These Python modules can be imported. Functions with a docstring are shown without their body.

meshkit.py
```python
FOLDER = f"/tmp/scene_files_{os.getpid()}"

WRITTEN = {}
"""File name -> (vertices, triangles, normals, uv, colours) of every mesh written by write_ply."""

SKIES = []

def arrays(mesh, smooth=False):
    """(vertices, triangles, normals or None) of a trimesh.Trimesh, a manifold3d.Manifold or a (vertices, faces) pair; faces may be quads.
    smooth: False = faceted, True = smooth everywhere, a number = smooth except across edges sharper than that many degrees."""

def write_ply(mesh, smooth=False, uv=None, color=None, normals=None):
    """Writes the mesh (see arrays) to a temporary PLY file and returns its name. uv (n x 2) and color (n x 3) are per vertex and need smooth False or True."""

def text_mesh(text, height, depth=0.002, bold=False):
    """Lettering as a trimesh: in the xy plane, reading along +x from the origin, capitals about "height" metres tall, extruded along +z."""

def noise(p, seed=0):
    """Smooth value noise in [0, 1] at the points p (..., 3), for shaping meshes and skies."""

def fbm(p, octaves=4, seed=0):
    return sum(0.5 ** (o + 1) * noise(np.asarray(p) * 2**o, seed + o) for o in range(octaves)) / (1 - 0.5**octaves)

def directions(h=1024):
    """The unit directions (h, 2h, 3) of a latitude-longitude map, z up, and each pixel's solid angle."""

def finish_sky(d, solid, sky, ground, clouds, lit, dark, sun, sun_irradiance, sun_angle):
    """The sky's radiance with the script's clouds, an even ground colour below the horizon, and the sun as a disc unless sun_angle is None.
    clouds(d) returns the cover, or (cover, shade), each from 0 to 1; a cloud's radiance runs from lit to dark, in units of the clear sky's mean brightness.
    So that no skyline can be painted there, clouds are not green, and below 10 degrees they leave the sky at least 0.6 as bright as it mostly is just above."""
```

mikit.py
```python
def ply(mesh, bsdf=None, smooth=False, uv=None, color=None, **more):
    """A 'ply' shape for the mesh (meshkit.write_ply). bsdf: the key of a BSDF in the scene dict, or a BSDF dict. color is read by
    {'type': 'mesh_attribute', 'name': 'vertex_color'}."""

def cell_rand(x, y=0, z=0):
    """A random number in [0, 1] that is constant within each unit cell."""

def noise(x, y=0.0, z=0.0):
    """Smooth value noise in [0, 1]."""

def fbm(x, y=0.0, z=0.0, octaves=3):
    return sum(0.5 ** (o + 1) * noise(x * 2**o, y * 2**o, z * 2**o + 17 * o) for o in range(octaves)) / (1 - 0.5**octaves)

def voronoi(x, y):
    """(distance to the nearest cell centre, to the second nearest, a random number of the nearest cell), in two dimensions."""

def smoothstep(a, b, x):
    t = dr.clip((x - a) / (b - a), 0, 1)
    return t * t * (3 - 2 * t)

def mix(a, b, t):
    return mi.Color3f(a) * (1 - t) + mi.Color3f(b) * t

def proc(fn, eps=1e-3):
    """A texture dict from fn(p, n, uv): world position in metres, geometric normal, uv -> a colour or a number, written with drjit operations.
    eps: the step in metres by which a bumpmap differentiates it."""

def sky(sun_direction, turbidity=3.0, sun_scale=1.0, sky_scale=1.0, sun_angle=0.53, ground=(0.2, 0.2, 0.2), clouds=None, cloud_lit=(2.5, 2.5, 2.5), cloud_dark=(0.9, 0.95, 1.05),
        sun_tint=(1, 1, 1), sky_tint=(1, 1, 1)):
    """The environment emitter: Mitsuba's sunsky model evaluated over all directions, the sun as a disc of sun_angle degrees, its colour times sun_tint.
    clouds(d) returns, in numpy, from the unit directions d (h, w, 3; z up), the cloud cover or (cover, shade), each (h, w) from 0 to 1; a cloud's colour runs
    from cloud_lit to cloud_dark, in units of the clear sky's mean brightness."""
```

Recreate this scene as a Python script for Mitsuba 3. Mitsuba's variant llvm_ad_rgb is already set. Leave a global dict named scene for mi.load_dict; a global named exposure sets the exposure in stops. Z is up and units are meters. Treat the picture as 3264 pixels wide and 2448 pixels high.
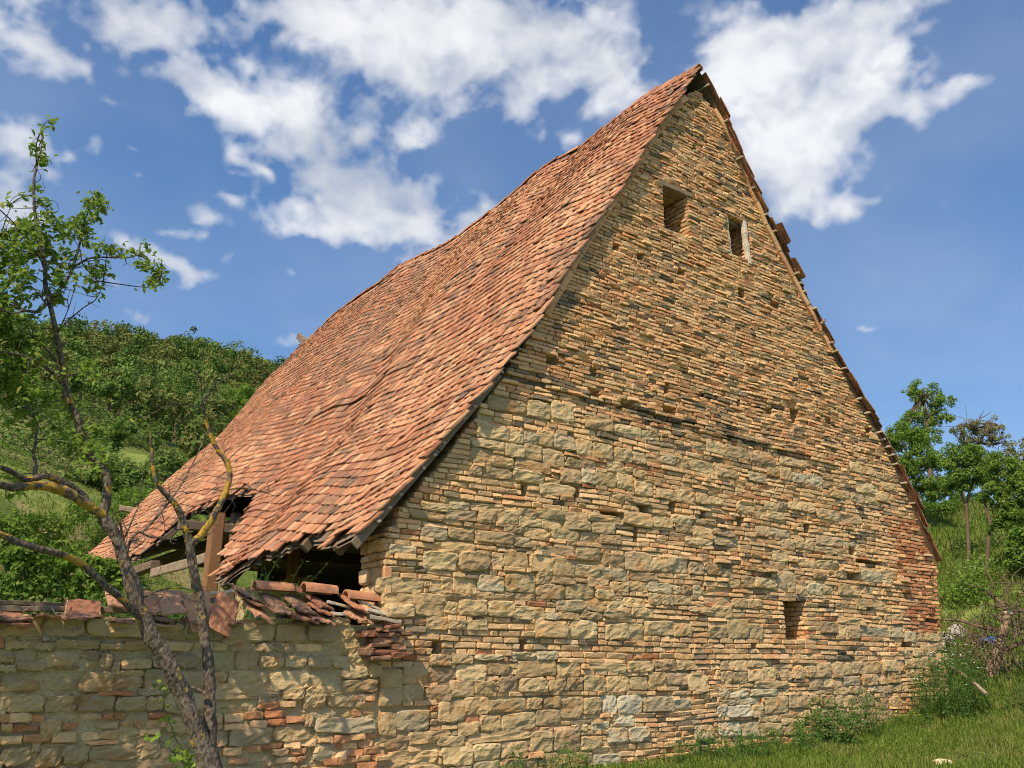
# An old stone and brick barn with a steep tiled roof, a low boundary wall and a plum tree in front of it.
# Frame: x runs along the gable wall to the right, y goes back along the ridge, z is up; the gable's left corner is the origin.
import math, random
import numpy as np
import drjit as dr
import mitsuba as mi
import mikit, meshkit
from mikit import noise, fbm, smoothstep, mix
from scipy.interpolate import RBFInterpolator, PchipInterpolator, RegularGridInterpolator
from scipy.spatial.transform import Rotation

scene, labels = {'type': 'scene'}, {}
T = mi.ScalarTransform4f
CAM = np.array([-4.795, -8.899, 1.1])
HEAD = np.array([0.595, 0.803]); PITCH = math.radians(18.284)
fwd = np.array([HEAD[0] * math.cos(PITCH), HEAD[1] * math.cos(PITCH), math.sin(PITCH)])
scene['camera'] = {'type': 'perspective', 'fov': 60.99, 'fov_axis': 'x', 'near_clip': 0.05, 'far_clip': 3000.0,
                   'to_world': T().look_at(origin=CAM.tolist(), target=(CAM + fwd).tolist(), up=[0, 0, 1])}

CLOUDS = [[0.037,0.819,0.572,34.683,-1.16,-0.565,-3.809,23.028,-32.734,0.9],[0.06,0.825,0.562,45.765,-2.22,-1.623,-6.626,40.901,-59.317,0.9],[0.093,0.8,0.593,21.278,-6.958,6.018,9.592,23.095,-32.651,0.8],[0.126,0.778,0.615,20.539,-7.587,5.392,14.096,32.456,-43.952,0.8],[0.152,0.785,0.601,28.964,-7.516,2.457,6.496,42.598,-57.274,0.5],[0.17,0.769,0.617,39.388,-16.001,9.096,19.541,41.681,-57.359,0.6],[0.187,0.754,0.63,19.352,-8.356,4.228,20.409,42.385,-56.779,0.5],[0.263,0.721,0.641,15.606,-5.925,0.254,6.628,29.674,-36.134,0.95],[0.319,0.696,0.643,14.842,-6.461,-0.383,6.25,23.978,-29.071,0.95],[0.304,0.694,0.652,17.508,-9.793,2.259,23.769,40.664,-54.376,0.9],[0.386,0.659,0.645,13.136,-8.508,0.839,10.026,15.105,-21.432,0.95],[0.38,0.698,0.606,16.444,-10.091,1.297,11.191,17.28,-26.946,0.85],[0.411,0.674,0.614,14.463,-18.484,10.596,25.003,5.046,-22.271,0.85],[0.446,0.612,0.653,20.971,-15.401,0.099,10.889,14.809,-21.326,0.9],[0.47,0.623,0.625,38.484,-28.856,-0.213,12.805,17.13,-26.702,0.6],[0.484,0.646,0.59,34.067,-48.138,24.728,40.19,5.275,-38.789,0.4],[0.336,0.699,0.632,17.053,-9.866,1.848,23.091,37.809,-54.136,0.8],[0.184,0.798,0.574,36.346,-5.822,-3.539,-3.957,34.787,-47.073,0.95],[0.215,0.794,0.569,24.764,-4.628,-2.923,-3.123,29.941,-40.644,0.95],[0.264,0.773,0.577,22.818,-7.919,0.169,5.224,25.627,-36.703,0.8],[0.237,0.8,0.552,34.163,-6.899,-4.693,-4.891,46.13,-64.813,0.6],[0.301,0.774,0.558,22.918,-14.194,7.308,19.804,18.317,-36.123,0.95],[0.288,0.791,0.54,39.634,-18.458,5.878,27.039,47.287,-83.624,0.7],[0.326,0.771,0.548,34.484,-17.634,4.29,28.049,46.854,-82.631,0.5],[0.359,0.751,0.554,33.876,-28.706,16.965,58.76,27.676,-75.682,0.6],[0.215,0.767,0.605,35.201,-0.61,-11.726,-46.153,103.959,-115.449,0.3],[0.245,0.815,0.525,89.798,-18.224,-13.716,-6.6,54.477,-81.579,0.8],[0.262,0.815,0.516,52.817,0.064,-26.929,-65.473,101.803,-127.572,0.7],[0.279,0.816,0.507,90.503,-1.514,-47.486,-95.362,148.014,-185.842,0.7],[0.25,0.824,0.508,100.153,-20.439,-16.256,-18.485,140.159,-218.553,0.4],[0.4,0.734,0.549,18.139,-23.098,17.639,53.878,5.215,-46.334,0.7],[0.342,0.784,0.519,21.156,-8.532,-1.09,5.443,24.721,-40.973,0.9],[0.37,0.779,0.505,15.936,-6.852,-1.124,4.333,19.115,-32.67,1.0],[0.398,0.773,0.494,17.406,-6.168,-4.374,-1.846,23.099,-34.698,1.0],[0.425,0.757,0.496,31.845,-19.233,2.021,11.663,17.306,-36.45,0.8],[0.33,0.813,0.48,20.372,-9.725,2.439,19.471,31.69,-67.097,0.95],[0.358,0.809,0.466,28.21,-14.188,2.919,21.236,33.435,-74.324,0.8],[0.403,0.785,0.471,38.351,-13.702,-9.968,-4.012,39.727,-62.908,0.8],[0.323,0.826,0.462,29.125,-13.401,3.555,37.525,60.929,-135.069,0.5],[0.39,0.799,0.457,58.044,-19.83,-14.824,-9.336,77.128,-126.928,0.5],[0.476,0.736,0.482,23.782,-27.564,18.554,41.359,3.64,-46.47,0.7],[0.49,0.718,0.494,30.02,-36.528,23.268,49.945,4.16,-55.673,0.6],[0.471,0.747,0.47,43.26,-48.62,33.897,122.85,10.418,-139.815,0.5],[0.431,0.784,0.446,29.433,-24.409,14.467,66.575,21.781,-102.766,0.4],[0.246,0.842,0.481,53.198,-12.894,-4.698,0.056,87.75,-153.712,0.8],[0.274,0.831,0.484,76.262,-9.46,-26.947,-25.267,59.741,-88.334,0.35],[0.229,0.856,0.464,61.883,-7.999,-15.875,-19.922,61.191,-103.037,0.6],[0.201,0.872,0.446,59.515,-8.672,-9.908,-18.159,92.306,-172.313,0.5],[0.225,0.867,0.446,67.195,-17.248,-0.382,14.695,95.964,-194.102,0.5],[0.165,0.891,0.423,48.114,-7.216,-3.618,-3.837,78.219,-163.291,0.6],[0.199,0.887,0.418,37.225,-3.641,-10.015,-15.413,39.342,-76.247,0.9],[0.225,0.885,0.408,43.102,-3.48,-16.23,-22.087,39.46,-73.573,0.85],[0.238,0.885,0.4,79.575,-14.145,-16.157,-15.654,66.636,-138.2,0.5],[0.253,0.878,0.407,65.397,-12.645,-13.466,-25.266,112.964,-227.944,0.35],[0.268,0.865,0.424,77.522,-16.271,-15.909,-17.746,88.012,-168.505,0.25],[0.287,0.858,0.426,121.289,-48.751,16.394,43.576,71.061,-172.365,0.25],[0.189,0.913,0.361,75.698,-9.551,-15.454,-12.519,43.302,-103.21,0.4],[0.182,0.911,0.369,136.572,-36.575,22.815,53.689,87.715,-243.155,0.25],[0.163,0.908,0.385,89.035,27.692,-103.042,-95.172,53.596,-86.361,0.25],[0.32,0.85,0.418,61.191,-21.308,-3.603,17.483,105.205,-227.21,0.15],[0.04,0.874,0.484,51.46,-10.543,14.774,11.099,25.72,-47.413,0.9],[0.058,0.867,0.495,45.229,-10.268,12.658,18.095,41.521,-74.837,0.8],[0.071,0.872,0.484,78.585,5.521,-21.535,-20.415,40.879,-70.686,0.5],[0.09,0.87,0.485,62.659,-40.346,60.695,100.878,47.509,-104.099,0.5],[0.069,0.881,0.468,54.125,-1.376,-5.36,-8.144,39.799,-73.689,0.45],[0.047,0.886,0.461,57.821,-11.304,15.772,14.549,32.101,-63.304,0.6],[0.113,0.854,0.508,70.306,10.163,-32.751,-39.676,52.585,-79.722,0.4],[0.051,0.898,0.438,46.432,-8.534,12.115,10.727,22.634,-47.683,0.8],[0.067,0.901,0.429,41.529,-7.998,10.276,14.244,28.967,-63.128,0.7],[0.054,0.909,0.412,58.289,-10.017,14.41,14.055,28.12,-63.91,0.7],[0.153,0.858,0.491,272.806,-83.146,60.208,62.334,124.827,-237.576,0.3],[0.124,0.828,0.546,74.653,-15.364,6.271,13.968,103.923,-160.898,0.4],[0.147,0.847,0.512,109.246,-22.849,6.303,19.535,139.03,-235.798,0.15],[0.338,0.872,0.353,58.709,-25.113,5.777,38.161,55.486,-174.04,0.4],[0.504,0.587,0.633,13.169,-4.813,-6.031,-1.617,16.648,-14.172,0.9],[0.486,0.628,0.608,22.271,-16.954,-0.275,10.846,14.359,-23.528,0.7],[0.546,0.569,0.615,17.255,-7.091,-8.774,-2.256,30.339,-26.107,0.7],[0.565,0.538,0.625,42.29,-38.806,-4.871,33.519,38.35,-63.373,0.5],[0.488,0.646,0.587,15.337,-34.588,25.298,46.572,-6.238,-31.829,0.5],[0.544,0.627,0.558,67.948,-56.203,-3.161,35.992,45.438,-86.231,0.5],[0.523,0.641,0.562,86.3,-68.402,-2.424,52.411,67.87,-126.213,0.3],[0.678,0.421,0.603,9.587,-7.299,-5.686,4.835,16.117,-16.697,0.85],[0.685,0.385,0.618,11.226,-13.842,-3.82,17.256,15.542,-28.831,0.85],[0.711,0.348,0.611,11.451,-19.362,-2.298,23.741,11.018,-33.943,0.75],[0.669,0.457,0.586,12.355,-7.043,-8.615,0.983,21.681,-18.052,0.8],[0.709,0.428,0.561,9.451,-9.648,-4.577,7.607,13.21,-19.709,0.9],[0.727,0.397,0.56,12.41,-16.526,-4.388,13.09,12.038,-25.52,0.7],[0.713,0.467,0.523,14.354,-14.607,-6.538,7.067,13.608,-21.765,0.9],[0.711,0.494,0.501,18.561,-22.408,-4.248,11.596,12.203,-28.483,0.8],[0.725,0.444,0.526,12.29,-15.808,-3.592,11.419,11.247,-25.231,0.8],[0.735,0.477,0.482,20.715,-26.57,-5.287,15.786,16.44,-40.389,0.7],[0.761,0.452,0.464,21.713,-30.022,-6.363,25.928,26.58,-68.431,0.65],[0.771,0.429,0.471,19.281,-37.549,2.589,43.228,12.167,-81.801,0.4],[0.781,0.414,0.468,62.934,-93.679,-22.171,54.806,53.853,-139.162,0.5],[0.76,0.362,0.539,15.166,-24.952,-4.653,37.764,24.589,-69.758,0.6],[0.776,0.328,0.538,13.347,-28.104,-2.13,63.354,23.569,-105.724,0.5],[0.785,0.3,0.542,16.154,-56.594,7.862,95.351,-0.196,-138.084,0.3],[0.646,0.457,0.611,20.013,-22.012,-4.687,21.673,21.691,-39.152,0.5],[0.811,0.374,0.45,31.567,-58.085,-8.69,60.581,41.119,-143.397,0.15],[0.818,0.46,0.345,51.389,-84.768,-9.01,85.279,78.148,-307.007,0.5],[0.755,0.268,0.598,37.58,-57.752,-21.627,113.299,86.083,-181.534,0.4],[0.641,0.488,0.592,39.882,-42.65,-8.048,12.521,13.044,-24.316,0.4]]

def clouds(d):
    flat = d.reshape(-1, 3).astype(np.float32)
    el = np.arcsin(np.clip(flat[:, 2], -1, 1))
    q = flat / np.maximum(flat[:, 2:3] + 0.25, 0.08)
    def v3(k, o, e): return np.stack([meshkit.fbm(flat * k + 3.3 * e, o, e), meshkit.fbm(flat * k + 5.1 * e, o, e + 1), meshkit.fbm(flat * k + 9.7 * e, o, e + 2)], -1) - 0.5
    w = v3(9.0, 3, 3)
    p = flat + 0.020 * w + 0.022 * v3(30.0, 5, 8)
    f = np.zeros(len(flat)); near = np.zeros(len(flat))
    for b in CLOUDS:
        c, e1, e2, s = np.array(b[:3]), np.array(b[3:6]), np.array(b[6:9]), b[9]
        m = flat @ c > 0.86
        r = p[m] - c
        r2 = (r @ e1) ** 2 + (r @ e2) ** 2
        f[m] += s * np.exp(-0.85 * r2) * (r2 < 9)
        near[m] = np.maximum(near[m], 1.0)
    near = np.zeros(len(flat))
    ax = np.array([*(HEAD * math.cos(PITCH)), math.sin(PITCH)])
    inside = np.clip((flat @ ax - math.cos(math.radians(46))) / 0.08, 0, 1)
    wide = np.clip((meshkit.fbm(q * 2.1 + 11.0, 5, 21) - 0.47) / 0.2, 0, 1) * (1 - inside)
    f = f + wide
    t1 = meshkit.fbm(p * 17.0, 5, 31)
    t2 = meshkit.fbm(p * 48.0, 4, 37)
    wisp = meshkit.fbm(flat * np.array([60., 60., 90.]) + 14 * w, 4, 39)
    n = 2.0 * (t1 - .5) + 1.7 * (t2 - .5) + 0.6 * (wisp - .5)
    g = np.minimum(f, 1.25) * 0.90 + n * np.clip(f * 3.0, 0, 1) * np.clip(1.5 - .6 * f, .6, 1) - .13
    x = np.clip((g + 0.04) / 1.25, 0, 1)
    cover = np.clip(x * (1.60 - 0.62 * x), 0, 1)
    cover = 0.92 * cover
    veil = 0.10 * np.clip((meshkit.fbm(q * 3.0 + 2.0, 4, 41) - 0.42) / 0.3, 0, 1)
    cover = np.maximum(cover, veil)
    cover *= np.clip((el - 0.02) / 0.1, 0, 1)
    shade = np.clip(0.50 - 1.6 * (t1 - .5) + 1.2 * (meshkit.fbm(p * 9.0, 3, 51) - 0.5) - .6 * (t2 - .5), 0, 1) * 0.9
    return cover.reshape(d.shape[:2]), shade.reshape(d.shape[:2])

_s = np.array([-1.95, -1.0]); _s /= np.linalg.norm(_s)
SUN_EL = math.radians(49.0)
SUN = [float(_s[0] * math.cos(SUN_EL)), float(_s[1] * math.cos(SUN_EL)), math.sin(SUN_EL)]
scene['sky'] = mikit.sky(SUN, turbidity=3.0, clouds=clouds, cloud_lit=(2.7, 2.72, 2.75), cloud_dark=(1.55, 1.66, 1.85),
                         sun_tint=(1.0, 0.955, 0.86), sky_tint=(0.98, 1.08, 1.20), ground=(0.12, 0.13, 0.07))
exposure = 1.95

# ------------------------------------------------------------------ materials
def pal(t, cols):
    n = len(cols) - 1
    out = mi.Color3f(cols[0])
    for i in range(n):
        k = dr.clip(t * n - i, 0, 1)
        out = out * (1 - k) + mi.Color3f(cols[i + 1]) * k
    return out

def mat(key, fn, rough=0.9, bump=None, spec=0.25, two=True):
    b = {'type': 'principled', 'base_color': mikit.proc(fn), 'roughness': rough, 'specular': spec}
    if bump is not None:
        b = {'type': 'bumpmap', 'arbitrary': mikit.proc(bump[0], eps=bump[2]), 'scale': bump[1], 'bsdf': b}
    scene[key] = {'type': 'twosided', 'bsdf': b} if two else b

BRICK = [(.60, .43, .24), (.61, .40, .205), (.57, .41, .245), (.59, .35, .18), (.51, .28, .145), (.38, .155, .075), (.31, .25, .165), (.09, .075, .055)]
def brick_col(p, n, uv):
    c = pal(uv.x, BRICK)
    g = fbm(p.x * 26, p.y * 26, p.z * 26, octaves=3)
    f = noise(p.x * 95, p.y * 95, p.z * 95)
    c = c * ((0.74 + 0.40 * uv.y) * (0.72 + 0.40 * g + 0.20 * f))
    blot = smoothstep(0.60, 0.72, fbm(p.x * 7.3 + 3, p.y * 7.3, p.z * 9.1, octaves=3))
    return mix(c, mi.Color3f(.22, .18, .125), 0.20 * blot)
STONE = [(.51, .40, .225), (.45, .35, .20), (.41, .305, .178), (.48, .35, .185), (.35, .25, .15), (.42, .36, .235), (.52, .475, .35), (.29, .275, .21)]
def stone_col(p, n, uv):
    c = pal(uv.x, STONE)
    g = fbm(p.x * 8, p.y * 8, p.z * 12, octaves=4)
    f = noise(p.x * 70, p.y * 70, p.z * 70)
    c = c * ((0.76 + 0.36 * uv.y) * (0.66 + 0.52 * g + 0.17 * f))
    rust = smoothstep(0.58, 0.75, fbm(p.x * 5 + 9, p.y * 5, p.z * 6 + 4, octaves=3))
    c = mix(c, c * mi.Color3f(1.02, .78, .56), 0.7 * rust)
    lich = smoothstep(0.63, 0.72, fbm(p.x * 17, p.y * 17 + 5, p.z * 17, octaves=3))
    return mix(c, mi.Color3f(.36, .35, .25), 0.4 * lich)
def mortar_col(p, n, uv):
    g = fbm(p.x * 5, p.y * 5, p.z * 5, octaves=4)
    f = noise(p.x * 80, p.y * 80, p.z * 80)
    c = mix(mi.Color3f(.42, .32, .165), mi.Color3f(.42, .35, .21), smoothstep(.35, .65, g))
    return c * (0.72 + 0.42 * f)
TILE = [(.32, .143, .080), (.345, .168, .098), (.325, .15, .086), (.41, .25, .155), (.275, .115, .066), (.215, .105, .07), (.345, .19, .12), (.115, .078, .057)]
def tile_col(p, n, uv):
    c = pal(uv.x, TILE)
    g = fbm(p.x * 11, p.y * 11, p.z * 11, octaves=3)
    c = c * ((0.80 + 0.40 * uv.y) * (0.74 + 0.50 * g))
    crust = smoothstep(0.57, 0.70, fbm(p.x * 4.1 + 2, p.y * 3.1, p.z * 4.1, octaves=4))
    c = mix(c, mi.Color3f(.115, .085, .068), 0.62 * crust)
    spot = smoothstep(0.70, 0.80, noise(p.x * 33 + 7, p.y * 33, p.z * 33))
    return mix(c, mi.Color3f(.38, .35, .24), 0.30 * spot)
def wood_fn(a, b):
    def f(p, n, uv):
        g = fbm(p.x * 30 + p.z * 9, p.y * 9, p.z * 30 - p.x * 9, octaves=3)
        h = noise(uv.x * 90, p.y * 6, p.z * 4)
        return mix(mi.Color3f(a), mi.Color3f(b), g * 0.7 + 0.3 * h) * (0.7 + 0.5 * uv.y)
    return f
def bark_col(p, n, uv):
    g = fbm(p.x * 75, p.y * 75, p.z * 30, octaves=3)
    c = mix(mi.Color3f(.058, .049, .040), mi.Color3f(.165, .142, .118), smoothstep(.3, .75, g))
    l = fbm(p.x * 13 + 5, p.y * 13, p.z * 11, octaves=4)
    th = 0.86 - 0.42 * uv.x
    k = smoothstep(th, th + 0.04, l + 0.16 * (noise(p.x * 90, p.y * 90, p.z * 90) - 0.5))
    y = mix(mi.Color3f(.25, .15, .02), mi.Color3f(.43, .29, .05), noise(p.x * 140, p.y * 140, p.z * 140))
    return mix(c, y, k * 0.92)
def leaf_fn(a, b, c3):
    def f(p, n, uv):
        c = mix(mi.Color3f(a), mi.Color3f(b), uv.x)
        return mix(c, mi.Color3f(c3), dr.maximum(uv.y - 0.7, 0) * 2.2)
    return f
def leaf_mat(key, a, b, c3, trans=0.75, rough=0.5):
    scene[key] = {'type': 'principledthin', 'base_color': mikit.proc(leaf_fn(a, b, c3)), 'roughness': rough, 'diff_trans': trans, 'spec_trans': 0.0, 'eta': 1.35}

mat('brick_mat', brick_col, 0.95, (lambda p, n, uv: fbm(p.x * 55, p.y * 55, p.z * 55, octaves=2), 0.006, 0.003))
mat('stone_mat', stone_col, 0.95, (lambda p, n, uv: fbm(p.x * 20, p.y * 20, p.z * 32, octaves=3), 0.016, 0.004))
mat('mortar_mat', mortar_col, 1.0, (lambda p, n, uv: fbm(p.x * 24, p.y * 24, p.z * 24, octaves=3), 0.03, 0.004))
mat('tile_mat', tile_col, 0.9, (lambda p, n, uv: fbm(p.x * 35, p.y * 35, p.z * 35, octaves=2), 0.004, 0.003))
mat('wood_mat', wood_fn((.14, .105, .075), (.30, .25, .19)), 0.9)
mat('pale_wood_mat', wood_fn((.34, .30, .24), (.56, .52, .45)), 0.9)
mat('brown_wood_mat', wood_fn((.15, .075, .04), (.30, .17, .09)), 0.9)
mat('dark_wood_mat', wood_fn((.10, .075, .055), (.21, .165, .125)), 0.95)
mat('bark_mat', bark_col, 0.95, (lambda p, n, uv: fbm(p.x * 45, p.y * 45, p.z * 28, octaves=3), 0.02, 0.004))
mat('grey_bark_mat', wood_fn((.085, .062, .042), (.22, .17, .12)), 0.95)
mat('stump_bark_mat', wood_fn((.17, .125, .085), (.38, .30, .21)), 0.95)
mat('dry_stalk_mat', wood_fn((.28, .22, .14), (.46, .38, .26)), 0.95)
leaf_mat('plum_leaf_mat', (0.101, 0.196, 0.035), (0.248, 0.392, 0.070), (0.497, 0.518, 0.139), 0.95, 0.38)
leaf_mat('wood_leaf_mat', (.055, .125, .028), (.185, .29, .078), (.27, .215, .09), 0.35, 0.6)
leaf_mat('shrub_leaf_mat', (0.084, 0.180, 0.031), (0.231, 0.373, 0.069), (0.391, 0.452, 0.185), 0.8, 0.5)
leaf_mat('weed_leaf_mat', (0.061, 0.142, 0.038), (0.149, 0.257, 0.061), (0.270, 0.324, 0.101), 0.75, 0.5)
leaf_mat('grass_mat', (0.093, 0.167, 0.027), (0.187, 0.268, 0.056), (0.330, 0.301, 0.138), 0.7, 0.55)
leaf_mat('grey_leaf_mat', (0.150, 0.188, 0.090), (0.285, 0.300, 0.165), (0.300, 0.270, 0.180), 0.6, 0.6)
def ground_col(p, n, uv):
    g = fbm(p.x * 0.9, p.y * 0.9, 0.0, octaves=4)
    f = noise(p.x * 23, p.y * 23, 1.0)
    c = mix(mi.Color3f(.065, .11, .022), mi.Color3f(.15, .19, .05), smoothstep(.3, .7, g))
    bare = smoothstep(0.60, 0.68, fbm(p.x * 0.45 + 4, p.y * 0.45, 2.0, octaves=4))
    c = mix(c, mi.Color3f(.27, .21, .13), 0.55 * bare)
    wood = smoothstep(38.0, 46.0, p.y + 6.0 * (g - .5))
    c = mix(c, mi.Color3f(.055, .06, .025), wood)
    return c * (0.7 + 0.5 * f)
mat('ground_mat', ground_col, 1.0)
scene['white_flower_mat'] = {'type': 'twosided', 'bsdf': {'type': 'diffuse', 'reflectance': {'type': 'rgb', 'value': [.75, .75, .66]}}}
scene['yellow_flower_mat'] = {'type': 'twosided', 'bsdf': {'type': 'diffuse', 'reflectance': {'type': 'rgb', 'value': [.70, .55, .05]}}}
scene['blue_plastic_mat'] = {'type': 'twosided', 'bsdf': {'type': 'principled', 'base_color': {'type': 'rgb', 'value': [.05, .12, .32]}, 'roughness': 0.4}}
mat('rubble_mat', lambda p, n, uv: mix(mi.Color3f(.20, .21, .205), mi.Color3f(.36, .36, .34), fbm(p.x * 6, p.y * 6, p.z * 6)) * (0.8 + 0.4 * uv.y), 0.95)
mat('bird_mat', lambda p, n, uv: pal(uv.x, [(.22, .17, .13), (.16, .06, .035), (.42, .38, .33), (.04, .035, .03)]), 0.8)

# ------------------------------------------------------------------ helpers
counts = {}
def numbered(key):
    counts[key] = counts.get(key, -1) + 1
    return key if counts[key] == 0 else f'{key}_{counts[key]:03d}'
def tag(key, label=None, category=None, group=None, kind=None):
    labels[key] = {k: v for k, v in (('label', label), ('category', category), ('group', group), ('kind', kind)) if v}
def add(key, V, F, bsdf, uv=None, smooth=False):
    key = numbered(key)
    V = np.asarray(V, float); F = np.asarray(F, int)
    if uv is None:
        uv = np.full((len(V), 2), 0.5)
    uv = np.broadcast_to(np.asarray(uv, float), (len(V), 2))
    if F.shape[1] == 4:
        F = np.vstack([F[:, [0, 1, 2]], F[:, [0, 2, 3]]])
    scene[key] = mikit.ply((V, F), bsdf, smooth=smooth, uv=uv)
    return key
def thing(name, label, category, group=None):
    key = numbered(name)
    tag(key, label, category, group)
    return key
class MB:
    """Collects pieces into one mesh."""
    def __init__(self): self.V, self.F, self.U, self.n = [], [], [], 0
    def put(self, V, F, uv=(0.5, 0.5)):
        V = np.asarray(V, float); F = np.asarray(F, int)
        if F.shape[1] == 4: F = np.vstack([F[:, [0, 1, 2]], F[:, [0, 2, 3]]])
        self.V.append(V); self.F.append(F + self.n); self.n += len(V)
        self.U.append(np.broadcast_to(np.asarray(uv, float), (len(V), 2)))
        return self
    def add(self, key, bsdf, smooth=False):
        return add(key, np.vstack(self.V), np.vstack(self.F), bsdf, np.vstack(self.U), smooth)

def beam(a, b, w, h, seed=0, up=(0, 0, 1), rough=0.06, nseg=5):
    """A worn timber from a to b: bevelled section, slightly crooked; returns V, F (quads)."""
    r = np.random.default_rng(seed)
    a, b = np.asarray(a, float), np.asarray(b, float)
    t = (b - a) / np.linalg.norm(b - a)
    up = np.asarray(up, float)
    if abs(t @ up) > 0.95: up = np.array([0, 1., 0])
    s = np.cross(t, up); s /= np.linalg.norm(s); u = np.cross(s, t)
    c = 0.22
    sec = np.array([(-1, -1 + c), (-1 + c, -1), (1 - c, -1), (1, -1 + c), (1, 1 - c), (1 - c, 1), (-1 + c, 1), (-1, 1 - c)]) * 0.5
    V = []
    for i, k in enumerate(np.linspace(0, 1, nseg + 1)):
        off = r.normal(0, rough, 2) * min(w, h)
        q = sec * np.array([w, h]) * (1 + r.normal(0, rough)) + off
        V.append(a + (b - a) * k + q[:, :1] * s + q[:, 1:] * u)
    V = np.vstack(V); F = []
    for i in range(nseg):
        for j in range(8):
            F.append([i * 8 + j, i * 8 + (j + 1) % 8, (i + 1) * 8 + (j + 1) % 8, (i + 1) * 8 + j])
    F = np.array(F)
    F = np.vstack([F[:, [0, 1, 2]], F[:, [0, 2, 3]]])
    caps = [[0, k + 1, k] for k in range(1, 7)] + [[nseg * 8, nseg * 8 + k, nseg * 8 + k + 1] for k in range(1, 7)]
    return V, np.vstack([F, caps])

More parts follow.
